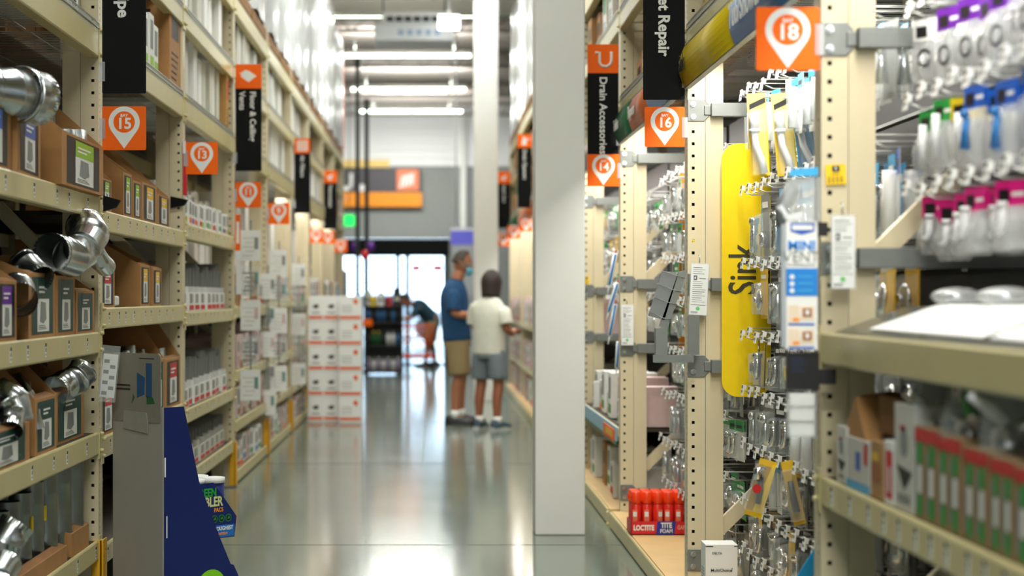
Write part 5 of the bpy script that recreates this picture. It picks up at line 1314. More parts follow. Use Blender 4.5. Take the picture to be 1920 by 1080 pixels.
# ---- racks past the pillar
for i in (4, 5, 6, 7):
    for zq, nm in ((.098, 'base'), (.505, 'second'), (1.005, 'third')):
        Y = RY[i]+.25; n = 0
        while Y < RY[i+1]-.15:
            k = random.choice(KM+KP[:1]); o = k.place((XR+.02, Y, zq), PI, scale=(.8, 1.0, U(.9, 1.6))); tagk(o, f'{k.first.name.split(".")[0].replace("_", " ")} {nth(n)} along the {nm} shelf, {RNAME[i]}', f'cartons on the {nm} shelf of {RNAME[i]}'); Y += .30; n += 1
    if i < 7: hooks(i, [(2.0, PG+PK, .05), (1.75, PG+PK, .05), (1.5, PK, .05)], RY[i]+.3, RY[i+1]-.2, .32, 1)
# ---- upper wire shelves
def urow(i, z, kinds, pitch, lab, nm, sc, t=.02):
    Y = RY[i]+.2; n = 0
    while Y+pitch*.5 < RY[i+1]-.05:
        k = random.choice(kinds); s_ = (sc[0], sc[1]*U(.9, 1), sc[2]*U(.75, 1.1))
        o = k.place((XR+t+U(0, .05), Y, z), PI, scale=s_); tagk(o, f'{lab} {nth(n)} along the {nm} wire shelf, {RNAME[i]}', f'cartons on the {nm} wire shelf of {RNAME[i]}'); Y += pitch*U(1, 1.1); n += 1
KY = [carton_kind(.3, .10, .20, yelc, greyp, 0, 'yellow_carton'), carton_kind(.3, .10, .16, mat('pale_yellow_carton', (226, 196, 90), .5), blue, 0, 'yellow_carton')]
KB = [carton_kind(.34, .24, .22, mat('kraft_carton', (190, 142, 92), .7), ink, 1, 'brown_carton'), carton_kind(.34, .22, .18, mat('kraft_light', (206, 164, 116), .7), white, 1, 'brown_carton')]
KG = [carton_kind(.34, .24, .30, white, green, 1, 'white_carton'), KB[0]]
urow(1, 2.444, KY, .115, 'yellow printed carton', 'lower', (1, 1, 1)); urow(2, 2.444, KB, .26, 'brown carton', 'lower', (1, 1, 1)); urow(2, 2.444+.0, [carton_kind(.3, .22, .2, white, greyp, 1, 'white_carton')], .3, 'white carton behind the brown ones', 'lower', (1, 1, 1.9), t=.42)
urow(3, 2.444, KG, .27, 'white and green carton', 'lower', (1, 1, 1.2)); 
for i in (2, 3, 4, 5, 6, 7): urow(i, 2.954, KG if i % 2 else KB, .28, 'stock carton', 'upper', (1, 1.05, 1.3))
for i in (4, 5, 6, 7): urow(i, 2.444, KG, .28, 'stock carton', 'lower', (1, 1.05, 1.4))
KWB = wrap_kind(mat('bag_blue', (40, 96, 190), .4), 8)
for i in range(3, 8):
    L = RY[i+1]-RY[i]; 
    for k in (0, 1):
        Y = RY[i]+.12+k*(L/2-.02); sc = (L/2-.1)/1.1
        o = KPAL.place((XR+1.0, Y, 3.425), scale=(1, sc, 1)); tagk(o, f'wooden pallet, {"near" if k == 0 else "far"} one on top of {RNAME[i]}', 'pallets on the hook racks')
        o = (KWB if i > 4 and k == 0 else KW[k]).place((XR+1.0, Y, 3.547), scale=(1, sc, 1)); tagk(o, f'film wrapped load, {"near" if k == 0 else "far"} one on top of {RNAME[i]}', 'wrapped loads on the hook racks')
# ================================================================ people
random.seed(5)
def skin_mesh(joints, edges, m, name, parent, sub=2, extra=None):
    """joints: {name: (x, y, z, rx[, ry])}; grown with a Skin modifier rooted at the first joint"""
    names = list(joints); idx = {n: i for i, n in enumerate(names)}
    me = bpy.data.meshes.new(name); me.from_pydata([joints[n][:3] for n in names], [(idx[a], idx[b]) for a, b in edges], [])
    o = bpy.data.objects.new(name, me); COL.objects.link(o)
    sk = o.modifiers.new('skin', 'SKIN'); sk.use_smooth_shade = True; sk.branch_smoothing = .6
    lay = me.skin_vertices[0] if me.skin_vertices else None
    if lay is None:
        bm = bmesh.new(); bm.from_mesh(me); bm.verts.layers.skin.verify(); bm.to_mesh(me); bm.free(); lay = me.skin_vertices[0]
    for n in names:
        j = joints[n]; lay.data[idx[n]].radius = (j[3], j[4] if len(j) > 4 else j[3])
    lay.data[0].use_root = True
    ss = o.modifiers.new('sub', 'SUBSURF'); ss.levels = sub; ss.render_levels = sub
    dg = bpy.context.evaluated_depsgraph_get(); dg.update()
    out = bpy.data.meshes.new_from_object(o.evaluated_get(dg)); bpy.data.objects.remove(o)
    out.materials.clear(); out.materials.append(m); out.name = name
    for p in out.polygons: p.use_smooth = True
    return mo(name, out, parent)
def hand(parent, c, fwd, up, m, side=1, curl=.7, name='hand'):
    """palm with five bent fingers; c wrist, fwd toward the fingertips, up the back of the hand"""
    c, f, u = Vector(c), Vector(fwd).normalized(), Vector(up).normalized(); s = f.cross(u).normalized()*side
    J = {'w': (*c, .026, .020), 'p': (*(c+f*.05), .036, .018), 'k': (*(c+f*.085), .034, .014)}; E = [('w', 'p'), ('p', 'k')]
    for i, (L, off) in enumerate(((.070, -.03), (.080, -.011), (.075, .009), (.060, .028))):
        b = c+f*.085+s*off; a1 = curl*.5; a2 = curl*1.1
        p1 = b+(f*math.cos(a1)-u*math.sin(a1))*L*.45; p2 = p1+(f*math.cos(a2)-u*math.sin(a2))*L*.35; p3 = p2+(f*math.cos(a2+.5)-u*math.sin(a2+.5))*L*.25
        J[f'a{i}'] = (*b, .0095); J[f'b{i}'] = (*p1, .0088); J[f'c{i}'] = (*p2, .0082); J[f'd{i}'] = (*p3, .0072); E += [('k', f'a{i}'), (f'a{i}', f'b{i}'), (f'b{i}', f'c{i}'), (f'c{i}', f'd{i}')]
    t = c+f*.03-s*.03; J['t0'] = (*t, .012); J['t1'] = (*(t+f*.03-s*.022-u*.01), .0105); J['t2'] = (*(t+f*.055-s*.026-u*.02), .009); E += [('w', 't0'), ('t0', 't1'), ('t1', 't2')]
    return J, E
def person(root, joints, edges, skin, hands, name='body'):
    J = dict(joints); E = list(edges)
    for k, (wr, fwd, up, side, curl) in enumerate(hands):
        hj, he = hand(None, J[wr][:3], fwd, up, None, side, curl)
        for n, v in hj.items():
            if n == 'w': continue
            J[f'h{k}{n}'] = v
        for a, b in he: E.append((wr if a == 'w' else f'h{k}{a}', f'h{k}{b}'))
    return skin_mesh(J, E, skin, name, root)
def head_parts(e, c, yaw, pitch, skin, hairm, style):
    """face pieces on a head centred at c, looking along local +X turned by yaw"""
    R = Matrix.Translation(Vector(c)) @ Matrix.Rotation(yaw, 4, 'Z') @ Matrix.Rotation(pitch, 4, 'Y')
    m = MB([skin]); vs = []; n = 20; rings = 14
    for i in range(rings+1):
        t = PI*i/rings
        for j in range(n):
            a = 2*PI*j/n; z = math.cos(t); x = math.sin(t)*math.cos(a); y = math.sin(t)*math.sin(a)
            k = 1-.24*max(0, -z)**1.3
            vs.append(R @ Vector((x*.098*(k if x < 0 else 1-.10*max(0, -z)), y*.076*k, z*.122)))
    m.raw(vs, [(i*n+j, (i+1)*n+j, (i+1)*n+(j+1) % n, i*n+(j+1) % n) for i in range(rings) for j in range(n)], smooth=True)
    m.prism([(0, 0), (0, 0), (0, 0)], 0, 0) if 0 else None
    T = lambda p: tuple(R @ Vector(p))
    m.tube([T((.088, 0, .018)), T((.108, 0, -.012)), T((.112, 0, -.028)), T((.098, 0, -.036))], [.010, .013, .016, .011], 8)
    for s in (-1, 1):
        m.tube([T((-.004, s*.074, .024)), T((-.012, s*.086, .012)), T((-.006, s*.084, -.012)), T((.0, s*.076, -.022))], [.010, .014, .011, .006], 8)
    o = m.obj('head', e)
    f = MB([white, ink, mat('lip_tone', (160, 84, 72), .5)])
    for s in (-1, 1):
        f.ball(T((.080, s*.030, .012)), .0125, white, 10); f.ball(T((.090, s*.031, .011)), .0055, ink, 8)
        f.tube([T((.094, s*.016, .032)), T((.090, s*.030, .038)), T((.080, s*.044, .032))], [.003, .004, .002], 5, ink)
    f.tube([T((.090, -.022, -.062)), T((.098, 0, -.060)), T((.090, .022, -.062))], [.003, .006, .003], 6, mat('lip_tone', (0,0,0))); f.obj('face', e)
    h = MB([hairm]); vs = []; n = 24; rg = 10
    for i in range(rg+1):
        for j in range(n):
            a = 2*PI*j/n; back = (1-math.cos(a))/2
            low = (.55*PI if style == 'short' else .98*PI) if back > .3 else (.30*PI if style == 'short' else .34*PI)
            low = low*min(1, .45+back*.9) if style == 'short' else (.33*PI+(.68*PI)*min(1, max(0, (back-.12)/.25)))
            t = low*i/rg; k = 1.0 if style == 'short' else 1.0+.16*math.sin(min(t, PI*.9))
            z = math.cos(t); 
            if style == 'bob' and t > PI*.5: rr = (1.16-.18*((t-PI*.5)/(PI*.5))); z = -1.15*(t-PI*.5)/(PI*.5)
            else: rr = math.sin(t)*k
            w_ = .008*math.sin(a*7+i)*(.5 if style == 'short' else 1)
            vs.append(T((rr*math.cos(a)*.106+w_*.3-.003, rr*math.sin(a)*.085+w_*.2, z*.130+.004)))
    h.raw(vs, [(i*n+j, (i+1)*n+j, (i+1)*n+(j+1) % n, i*n+(j+1) % n) for i in range(rg) for j in range(n)], smooth=True)
    ho = h.obj('hair', e); s_ = ho.modifiers.new('thick', 'SOLIDIFY'); s_.thickness = .012; s_.offset = 0
    return R
def garment(name, m, parent, parts, thick=0):
    """cloth shell lofted over the limbs: each part is a list of (centre, rx, ry) rings (rx along the facing direction)"""
    b = MB([m]); n = 20
    for k, part in enumerate(parts):
        rings = []; P = [Vector(c) for c, _, _ in part]
        for i, (c, rx, ry) in enumerate(part):
            d = (P[min(i+1, len(P)-1)]-P[max(i-1, 0)]).normalized()
            v = Vector((0, 1, 0)); v = (v-d*v.dot(d)).normalized() if abs(d.y) < .9 else Vector((0, 0, 1)); u = v.cross(d).normalized()
            rings.append([P[i]+u*math.cos(2*PI*j/n)*rx*(1+.02*math.sin(j*3.1+i*1.7+k))+v*math.sin(2*PI*j/n)*ry*(1+.02*math.cos(j*2.3+i)) for j in range(n)])
        vs = [p for r in rings for p in r]
        b.raw(vs, [(i*n+j, i*n+(j+1) % n, (i+1)*n+(j+1) % n, (i+1)*n+j) for i in range(len(rings)-1) for j in range(n)], smooth=True)
    o = b.obj(name, parent); q_ = o.modifiers.new('cloth', 'SOLIDIFY'); q_.thickness = .006; q_.offset = 1; ss = o.modifiers.new('sub', 'SUBSURF'); ss.levels = 1; ss.render_levels = 1
    return o
def shirt_parts(hip, chest, nk, sh, el, w, d, lean=0):
    """torso from hip to neck, then two sleeves; sh and el are lists for both sides"""
    a, b, c = Vector(hip), Vector(chest), Vector(nk)
    T_ = [(a, d*1.02, w*.98), (a.lerp(b, .35), d*1.0, w*.95), (a.lerp(b, .75), d*1.02, w*1.02), (b, d*1.02, w*1.06), (b.lerp(c, .45), d*.88, w*1.0), (b.lerp(c, .8), d*.66, w*.72), (c, d*.50, w*.42)]
    out = [T_]
    for s_, e_ in zip(sh, el):
        s_, e_ = Vector(s_), Vector(e_); inn = b.lerp(c, .35); inn = Vector((s_.x, s_.y*.55, s_.z-.01))
        out.append([(inn, .085, .075), (s_, .076, .070), (s_.lerp(e_, .5), .070, .066), (e_, .068, .064)])
    return out
tan = mat('skin_tan', (176, 116, 82), .5, 0, .04); tanw = mat('skin_tan_dark', (150, 92, 62), .5, 0, .04)
def shoe(e, x, y, yaw, m1, sole, L=.28):
    T = Matrix.Translation((x, y, 0)) @ Matrix.Rotation(yaw, 4, 'Z')
    m = MB([m1, sole]); prof = [(-.09, .050, .03), (-.08, .085, .038), (-.03, .088, .042), (.05, .07, .046), (.12, .052, .050), (.175, .038, .042), (.195, .024, .020)]
    vs = []
    for x_, h_, w_ in prof:
        for a in range(8):
            t = PI*a/7; vs.append(T @ Vector((x_*L/.28, w_*math.cos(t), .018+h_*math.sin(t))))
    m.raw(vs, [(i*8+a, (i+1)*8+a, (i+1)*8+a+1, i*8+a+1) for i in range(6) for a in range(7)]+[tuple(range(8)), tuple(reversed(range(48, 56)))], smooth=True)
    so = [(-.10, -.030), (-.03, -.040), (.08, -.050), (.16, -.044), (.205, -.0), (.16, .044), (.08, .050), (-.03, .040), (-.10, .030)]
    m.raw([T @ Vector((a, b, 0)) for a, b in so]+[T @ Vector((a, b, .026)) for a, b in so], [tuple(reversed(range(9))), tuple(range(9, 18))]+[(i, (i+1) % 9, (i+1) % 9+9, i+9) for i in range(9)], sole)
    return m.obj('shoe', e)
# man: dark blue polo, khaki shorts, facing +X, looking down at something in his hand
mx, my = gp(857, 795, 18.2).x, 18.2
e = empty('person', (mx, my, 0))
J = {'pel': (0, 0, .93, .12, .13), 'ab': (-.02, 0, 1.10, .12, .14), 'ch': (-.035, 0, 1.32, .11, .14), 'nk0': (-.015, 0, 1.46, .075, .08), 'nk': (.01, 0, 1.53, .068), 'hd': (.045, 0, 1.60, .07),
     'rs': (-.04, -.175, 1.37, .034), 're': (-.04, -.225, 1.14, .046), 'rf': (.10, -.20, 1.13, .042), 'rw': (.215, -.15, 1.17, .027),
     'ls': (-.04, .175, 1.37, .034), 'le': (-.02, .22, 1.14, .046), 'lf': (.11, .17, 1.15, .040), 'lw': (.21, .08, 1.19, .027),
     'rh': (0, -.10, .87, .095), 'rk': (.02, -.11, .50, .060), 'rc': (-.01, -.11, .34, .062), 'ra': (-.02, -.11, .09, .040), 'rt': (.04, -.12, .05, .036),
     'lh': (0, .10, .87, .095), 'lk': (.05, .11, .50, .060), 'lc': (.03, .11, .34, .062), 'la': (.04, .11, .09, .040), 'lt': (.10, .11, .05, .036)}
E_ = [('pel', 'ab'), ('ab', 'ch'), ('ch', 'nk0'), ('nk0', 'nk'), ('nk', 'hd'), ('ch', 'rs'), ('rs', 're'), ('re', 'rf'), ('rf', 'rw'), ('ch', 'ls'), ('ls', 'le'), ('le', 'lf'), ('lf', 'lw'), ('pel', 'rh'), ('rh', 'rk'), ('rk', 'rc'), ('rc', 'ra'), ('ra', 'rt'), ('pel', 'lh'), ('lh', 'lk'), ('lk', 'lc'), ('lc', 'la'), ('la', 'lt')]
person(e, J, E_, tan, [('rw', (1, .25, .2), (-.1, 0, 1), 1, .7), ('lw', (1, -.1, .2), (-.1, 0, 1), -1, .7)])
polo = mat('polo_blue', (20, 70, 112), .8, 0, .10, 20); khaki = mat('khaki_cotton', (140, 122, 84), .85, 0, .08, 20)
garment('polo_shirt', polo, e, shirt_parts((0, 0, .86), (-.035, 0, 1.32), (-.01, 0, 1.485), [(-.04, -.195, 1.39), (-.04, .195, 1.39)], [(-.042, -.232, 1.17), (-.028, .225, 1.17)], .185, .145))
m = MB([polo]); m.tube([(-.02, 0, 1.445), (-.005, 0, 1.50)], [.082, .072], 16, caps=False); m.obj('collar', e)
garment('shorts', khaki, e, [[((0, 0, 1.0), .135, .165), ((0, 0, .88), .145, .178), ((0, 0, .80), .14, .18)], [((0, -.085, .86), .125, .095), ((.01, -.105, .68), .112, .100), ((.018, -.112, .50), .105, .100)], [((0, .085, .86), .125, .095), ((.02, .105, .68), .112, .100), ((.042, .112, .50), .105, .100)]])
head_parts(e, (.055, 0, 1.665), -.25, .30, tan, mat('hair_grey_brown', (74, 66, 58), .8, 0, .2, 60), 'short')
m = MB([mat('mask_blue', (110, 190, 214), .7)]); R = Matrix.Translation((.055, 0, 1.665)) @ Matrix.Rotation(-.25, 4, 'Z') @ Matrix.Rotation(.30, 4, 'Y')
vs = [R @ Vector((.075+.055*math.cos(a)*(1 if k == 1 else .75), .078*math.sin(a), z)) for k, z in enumerate((-.018, -.055, -.105)) for a in [(-1.35+2.7*j/10) for j in range(11)]]
m.raw(vs, [(k*11+j, k*11+j+1, (k+1)*11+j+1, (k+1)*11+j) for k in range(2) for j in range(10)], smooth=True)
for s in (-1, 1): m.tube([R @ Vector((.08, s*.074, -.03)), R @ Vector((0, s*.086, .0))], .002, 5)
o = m.obj('face_mask', e); q_ = o.modifiers.new('t', 'SOLIDIFY'); q_.thickness = .004
for x_, y_, ya in ((-.03, -.12, -.15), (.09, .11, .0)): 
    shoe(e, x_, y_, ya, mat('shoe_black', (22, 22, 24), .5), mat('shoe_sole_dark', (50, 50, 50), .6), .30)
m = MB([white]); [m.tube([(x_, y_, .07), (x_, y_, .15)], .046, 12) for x_, y_ in ((-.02, -.11), (.04, .11))]; m.obj('sock', e)
tag(e, 'person in dark blue polo, khaki shorts and pale blue mask, looking down', 'person', None)
m = MB([dgrey, white]); m.box(-.02, .11, -.035, .035, -.005, .005); m.box(-.015, .105, -.03, .03, .005, .006, white); tag(m.obj('held_pack', loc=(mx+.30, my-.05, 1.175), rot=(0, -.2, 0)), 'small dark pack held by the person in the blue polo', 'pack')
# woman: white t-shirt, grey shorts, seen from behind, turned toward the hooks
wx, wy = gp(918, 805, 17.5).x, 17.5
e = empty('person', (wx, wy, 0), math.radians(55))
J = {'pel': (0, 0, .83, .115, .13), 'ab': (0, 0, .98, .10, .115), 'ch': (-.01, 0, 1.15, .11, .135), 'nk0': (.0, 0, 1.28, .062), 'nk': (.015, 0, 1.35, .055), 'hd': (.03, 0, 1.41, .055),
     'rs': (-.01, -.150, 1.20, .034), 're': (-.02, -.21, 1.00, .040), 'rf': (.09, -.20, .95, .036), 'rw': (.20, -.16, .98, .024),
     'ls': (-.01, .150, 1.20, .034), 'le': (.0, .19, 1.00, .038), 'lf': (.12, .15, .98, .034), 'lw': (.22, .08, 1.02, .024),
     'rh': (0, -.09, .76, .09), 'rk': (.01, -.10, .45, .055), 'rc': (-.02, -.10, .31, .055), 'ra': (-.02, -.10, .09, .035), 'rt': (.03, -.11, .045, .032),
     'lh': (0, .09, .76, .09), 'lk': (.02, .11, .45, .055), 'lc': (-.01, .115, .31, .055), 'la': (-.01, .12, .09, .035), 'lt': (.04, .125, .045, .032)}
person(e, J, E_, tanw, [('rw', (1, .2, .1), (0, -.2, 1), 1, .8), ('lw', (1, -.2, .1), (0, .2, 1), -1, .8)])
tee = mat('tee_white', (214, 214, 200), .85, 0, .06, 20); gsh = mat('shorts_grey', (112, 122, 128), .85, 0, .08, 20)
garment('t_shirt', tee, e, shirt_parts((0, 0, .74), (-.01, 0, 1.15), (.0, 0, 1.315), [(-.01, -.165, 1.215), (-.01, .165, 1.215)], [(-.018, -.205, 1.04), (.0, .192, 1.04)], .168, .130))
garment('shorts', gsh, e, [[((0, 0, .86), .118, .150), ((0, 0, .78), .130, .165), ((0, 0, .70), .128, .168)], [((0, -.08, .76), .115, .090), ((.0, -.095, .62), .105, .092), ((.005, -.10, .50), .100, .092)], [((0, .08, .76), .115, .090), ((.005, .10, .62), .105, .092), ((.01, .11, .50), .100, .092)]])
head_parts(e, (.035, 0, 1.455), .2, .15, tanw, mat('hair_dark_brown', (44, 32, 26), .6, 0, .2, 60), 'bob')
for x_, y_, ya in ((-.02, -.11, -.2), (.0, .12, .2)): shoe(e, x_, y_, ya, mat('shoe_slate', (56, 76, 88), .6), mat('shoe_sole_light', (190, 190, 186), .6), .26)
m = MB([white]); [m.tube([(-.02, s*.105, .07), (-.02, s*.108, .13)], .04, 12) for s in (-1, 1)]; m.obj('sock', e)
tag(e, 'person with dark bob, white t-shirt and grey shorts, seen from behind', 'person')
# person leaning over a cart near the doors
cx, cy = gp(800, 640, 33).x, 33.0
e = empty('person', (cx+.12, cy, 0), PI)
J = {'pel': (0, 0, .90, .12, .13), 'ab': (.10, 0, 1.03, .12, .14), 'ch': (.26, 0, 1.14, .12, .15), 'nk0': (.36, 0, 1.19, .06), 'nk': (.42, 0, 1.21, .05), 'hd': (.46, 0, 1.22, .055),
     'rs': (.28, -.18, 1.10, .055), 're': (.40, -.22, .92, .045), 'rf': (.52, -.20, .90, .038), 'rw': (.60, -.16, .93, .027), 'ls': (.28, .18, 1.10, .055), 'le': (.40, .22, .92, .045), 'lf': (.52, .20, .90, .038), 'lw': (.60, .16, .93, .027),
     'rh': (0, -.10, .86, .09), 'rk': (.05, -.11, .50, .06), 'rc': (.0, -.11, .34, .06), 'ra': (-.04, -.11, .09, .04), 'rt': (.03, -.11, .05, .035), 'lh': (0, .10, .86, .09), 'lk': (.12, .11, .50, .06), 'lc': (.10, .11, .34, .06), 'la': (.14, .11, .09, .04), 'lt': (.20, .11, .05, .035)}
person(e, J, E_, tan, [('rw', (1, 0, -.3), (0, 0, 1), 1, 1.0), ('lw', (1, 0, -.3), (0, 0, 1), -1, 1.0)])
dk = mat('shirt_dark_teal', (14, 58, 74), .8, 0, .08, 20)
garment('shirt', dk, e, shirt_parts((-.02, 0, .86), (.26, 0, 1.14), (.37, 0, 1.20), [(.28, -.19, 1.09), (.28, .19, 1.09)], [(.38, -.225, .96), (.38, .225, .96)], .18, .145))
garment('shorts', khaki, e, [[((.04, 0, .97), .13, .16), ((0, 0, .86), .14, .17), ((0, 0, .78), .135, .175)], [((0, -.085, .84), .12, .095), ((.02, -.105, .66), .11, .098), ((.04, -.11, .48), .10, .095)], [((0, .085, .84), .12, .095), ((.05, .105, .66), .11, .098), ((.11, .11, .48), .10, .095)]])
head_parts(e, (.52, 0, 1.25), 0, .5, tan, mat('hair_black', (24, 22, 22), .6, 0, .2, 60), 'short')
for x_, y_ in ((-.04, -.11), (.14, .11)): shoe(e, x_, y_, 0, mat('shoe_black', (0,0,0)), mat('shoe_sole_light', (0,0,0)), .28)
tag(e, 'person in dark shirt and tan shorts leaning over an orange cart', 'person')
e = empty('shopping_cart', (cx-.12, cy-.58, 0))
cart_o = mat('cart_orange', (250, 86, 30), .4)
m = MB([cart_o]); m.box(-.42, .28, -.24, .24, .20, .26); m.tube([(.30, -.26, .96), (.30, .26, .96)], .018, 8); m.obj('deck', e)
m = MB([steel]); 
for x_, z_ in ((-.42, .75), (.28, .95)):
    for s in (-1, 1): m.tube([(x_*.9, s*.24, .24), (x_, s*.26, z_)], .012, 6)
m.obj('frame', e)
m = MB([cart_o, steel])
for z_ in (.48, .58, .68, .78):
    m.tube([(-.42, -.26, z_), (.28, -.26, z_), (.28, .26, z_), (-.42, .26, z_), (-.42, -.26, z_)], .008 if z_ < .75 else .014, 5)
for k in range(9):
    for s in (-1, 1): m.tube([(-.40+.083*k, s*.26, .48), (-.40+.083*k, s*.26, .78)], .004, 4)
m.obj('basket', e)
for x_ in (-.36, .22):
    for s in (-1, 1): m = MB([ink]); m.tube([(x_, s*.22-.015, .06), (x_, s*.22+.015, .06)], .06, 14); m.box(x_-.01, x_+.01, s*.22-.004, s*.22+.004, .06, .22, steel); m.obj('wheel', e)
tag(e, 'orange shopping cart in front of the entrance doors', 'shopping cart')
# ================================================================ far end of the aisle
def flat(name, px0, px1, py0, py1, Y, th, mm, lab, cat, bevel=.0):
    a, b = gp(px0, py1, Y), gp(px1, py0, Y); e = empty(name, ((a.x+b.x)/2, Y, (a.z+b.z)/2)); w, h = (b.x-a.x)/2, (b.z-a.z)/2
    m = MB([mm]); m.prism(rrect(-w, -h, w, h, min(w, h)*.12), 0, th); m.obj('panel', e); tag(e, lab, cat); return e, w, h
e, w, h = flat('wall_sign', 606, 790, 316, 388, 44.9, .06, mat('sign_charcoal', (76, 72, 78), .5), 'dark grey sign with white letters, orange band and square emblem on the back wall', 'wall sign')
m = MB([mat('band_orange', (250, 150, 10), .45)]); s = F/44.9; m.prism(rrect(-w, -h, w+.02, -h+27/s, .06), .06, .09); m.obj('orange_band', e)
text('THANK YOU', 36/s*1.15, white, e, ((662-698)/s, -.07, (352-343)/s), bold=.05, align='RIGHT', sx=.9)
text('.', 50/s, white, e, ((678-698)/s, -.07, (352-340)/s), bold=.08)
text('TODAY', 12/s, mat('letter_pink', (0,0,0)), e, ((652-698)/s, -.10, (352-374)/s), bold=.03, align='RIGHT')
m = MB([mat('emblem_orange', (246, 130, 84), .5)]); a, b, c, d = (744-698)/s, (785-698)/s, (352-357)/s, (352-318)/s; m.box(a, b, -.075, -.06, c, d); m.obj('emblem', e)
m = MB([white]); 
for k in range(4): m.prism([(a+.06+.10*k, c+.04+.03*k), (a+.13+.10*k, c+.08+.02*k), (a+.20+.08*k, d-.14+.02*k), (a+.12+.08*k, d-.18+.02*k)], .075, .08, FNY)
m.obj('emblem_stroke', e)
m = MB([mat('wall_yellow_light', (250, 214, 130), .6)]); v = gp(606, 314, 44.95); u = gp(730, 300, 44.95); m.box(v.x, u.x, -.02, .02, 0, u.z-v.z); tag(m.obj('wall_band', loc=(0, 44.93, v.z)), 'pale yellow band on the wall above the dark grey sign', 'wall band')
e, w, h = flat('exit_sign', 645, 665, 403, 424, 40, .05, mat('exit_green', (20, 220, 90), .5, emit=1.2), 'small glowing green sign hanging near the black posts', 'exit sign')
m = MB([steel]); m.tube([(0, .0, h), (0, .0, 6.2-gp(655, 414, 40).z)], .012, 6); m.obj('hanger', e)
e, w, h = flat('hanging_screen', 845, 887, 433, 459, 30, .06, mat('screen_violet', (84, 84, 176), .4, emit=.5), 'violet blue screen hanging beside the far white pillar', 'screen')
m = MB([plastw]); m.tube([(-.1, .0, h), (-.1, .0, 6.2-gp(866, 446, 30).z)], .015, 6); m.box(-w, w, -.02, .06, h, h+.05); m.obj('hanger', e)
v = gp(848, 470, 31); u = gp(888, 640, 31); m = MB([mat('kiosk_white', (206, 212, 216), .5)]); m.box(v.x, u.x, 31, 31.3, 0, gp(0, 458, 31).z); m.box(v.x-.02, u.x+.02, 30.98, 31.32, 0, .08, steel); tag(m.obj('kiosk_column'), 'pale kiosk column behind the person in the polo', 'kiosk')
for px, pt, Y, nm in ((670.5, 112, 30.5, 'taller black post'), (687.5, 188, 31.0, 'shorter black post')):
    top = gp(px, pt, Y); x = top.x; e = empty('black_post', (x, Y, 0)); bt = mat('post_black', (18, 24, 24), .5)
    m = MB([bt]); m.box(-.038, .038, -.038, .038, 0, top.z); m.obj('mast', e, bevel=.004); m = MB([bt]); m.box(-.055, .055, -.055, .055, top.z-.10, top.z+.02); m.box(-.15, .15, -.15, .15, 0, .02); m.obj('cap', e)
    tag(e, nm+' rising behind the stack of white cartons', 'post')
# white ceiling unit and lit fixture beside it
v0, v1 = gp(702, 76, 25.2), gp(850, 42, 25.2); e = empty('ceiling_unit', ((v0.x+v1.x)/2, 25.2, v0.z)); w = (v1.x-v0.x)/2; h = v1.z-v0.z
m = MB([mat('unit_white', (222, 226, 230), .5)]); m.box(-w, w, 0, .8, 0, h); m.obj('casing', e, bevel=.02)
m = MB([plastw]); m.box(-w*.8, w, .1, .7, h, h+.17); m.obj('top_housing', e)
m = MB([ink]); [m.box(-w*.7+k*.13, -w*.7+k*.13+.10, .08, .1, h+.03, h+.10) for k in range(7)]; m.obj('vent_slot', e)
m = MB([mat('unit_print', (150, 176, 206), .5)]); [m.box(-w*.4+.13*k, -w*.4+.13*k+.08, -.004, 0, h*.3, h*.6) for k in range(5)]; m.obj('print', e)
m = MB([steel]); [m.tube([(s*w*.8, .4, h), (s*w*.8, .4, 6.1-v0.z)], .012, 6) for s in (-1, 1)]; m.obj('hanger', e)
tag(e, 'white boxed ceiling unit with dark slots hanging over the aisle', 'ceiling unit')
v0, v1 = gp(822, 50, 24.6), gp(862, 28, 24.6); m = MB([mat('lit_panel', (255, 255, 250), .5, emit=4)]); m.box(v0.x, v1.x, 24.6, 24.9, v0.z, v1.z); m.box((v0.x+v1.x)/2-.01, (v0.x+v1.x)/2+.01, 24.7, 24.72, v1.z, 5.85, plastw); tag(m.obj('flood_light'), 'short bright lamp at the end of the white ceiling unit', 'ceiling light')
m = MB([mat('girder_white', (224, 224, 214), .5)]); a, b = gp(610, 27, 26.9), gp(892, 2, 26.9); m.box(a.x, b.x+.6, 26.8, 27.0, a.z, b.z); m.box(a.x, b.x+.6, 26.75, 27.05, a.z-.01, a.z+.015)
struct('trim_5', m)
# black display shelving with bottles
bx0, bx1 = gp(683, 700, 29.6).x, gp(755, 700, 29.6).x; SY = 29.6; W = bx1-bx0
e = empty('black_shelving', (bx0, SY, 0)); bm_ = mat('shelving_black', (22, 26, 30), .5)
zs = [.06, .50, .90, 1.16]
for z_ in zs: m = MB([bm_]); m.box(0, W, 0, .4, z_-.03, z_); m.obj('shelf', e)
for x_ in (0, W-.03): m = MB([bm_]); m.box(x_, x_+.03, 0, .4, 0, 1.2); m.obj('side_panel', e)
m = MB([bm_]); m.box(.03, W-.03, .37, .40, .03, 1.2); m.obj('back', e)
tag(e, 'black shelving full of bottles beyond the white cartons', 'shelving')
def bottle_kind(c, cap):
    def build():
        e = empty('bottle'); m = MB([c]); m.tube([(0, 0, 0), (0, 0, .15), (0, 0, .19), (0, 0, .20)], [.032, .034, .016, .014], 12); m.obj('bottle_body', e)
        m = MB([cap]); m.tube([(0, 0, .20), (0, 0, .235)], .018, 10); m.obj('cap', e); tag(e, None, 'bottle'); return e
    return Kind(build)
BK = [('dark', bottle_kind(dgrey, ink)), ('green', bottle_kind(mat('bottle_green', (30, 96, 50), .4), yelc)), ('pale violet', bottle_kind(mat('bottle_violet', (176, 160, 190), .4), white)), ('white', bottle_kind(white, greyp)), ('blue', bottle_kind(mat('bottle_blue', (60, 110, 160), .4), ink))]
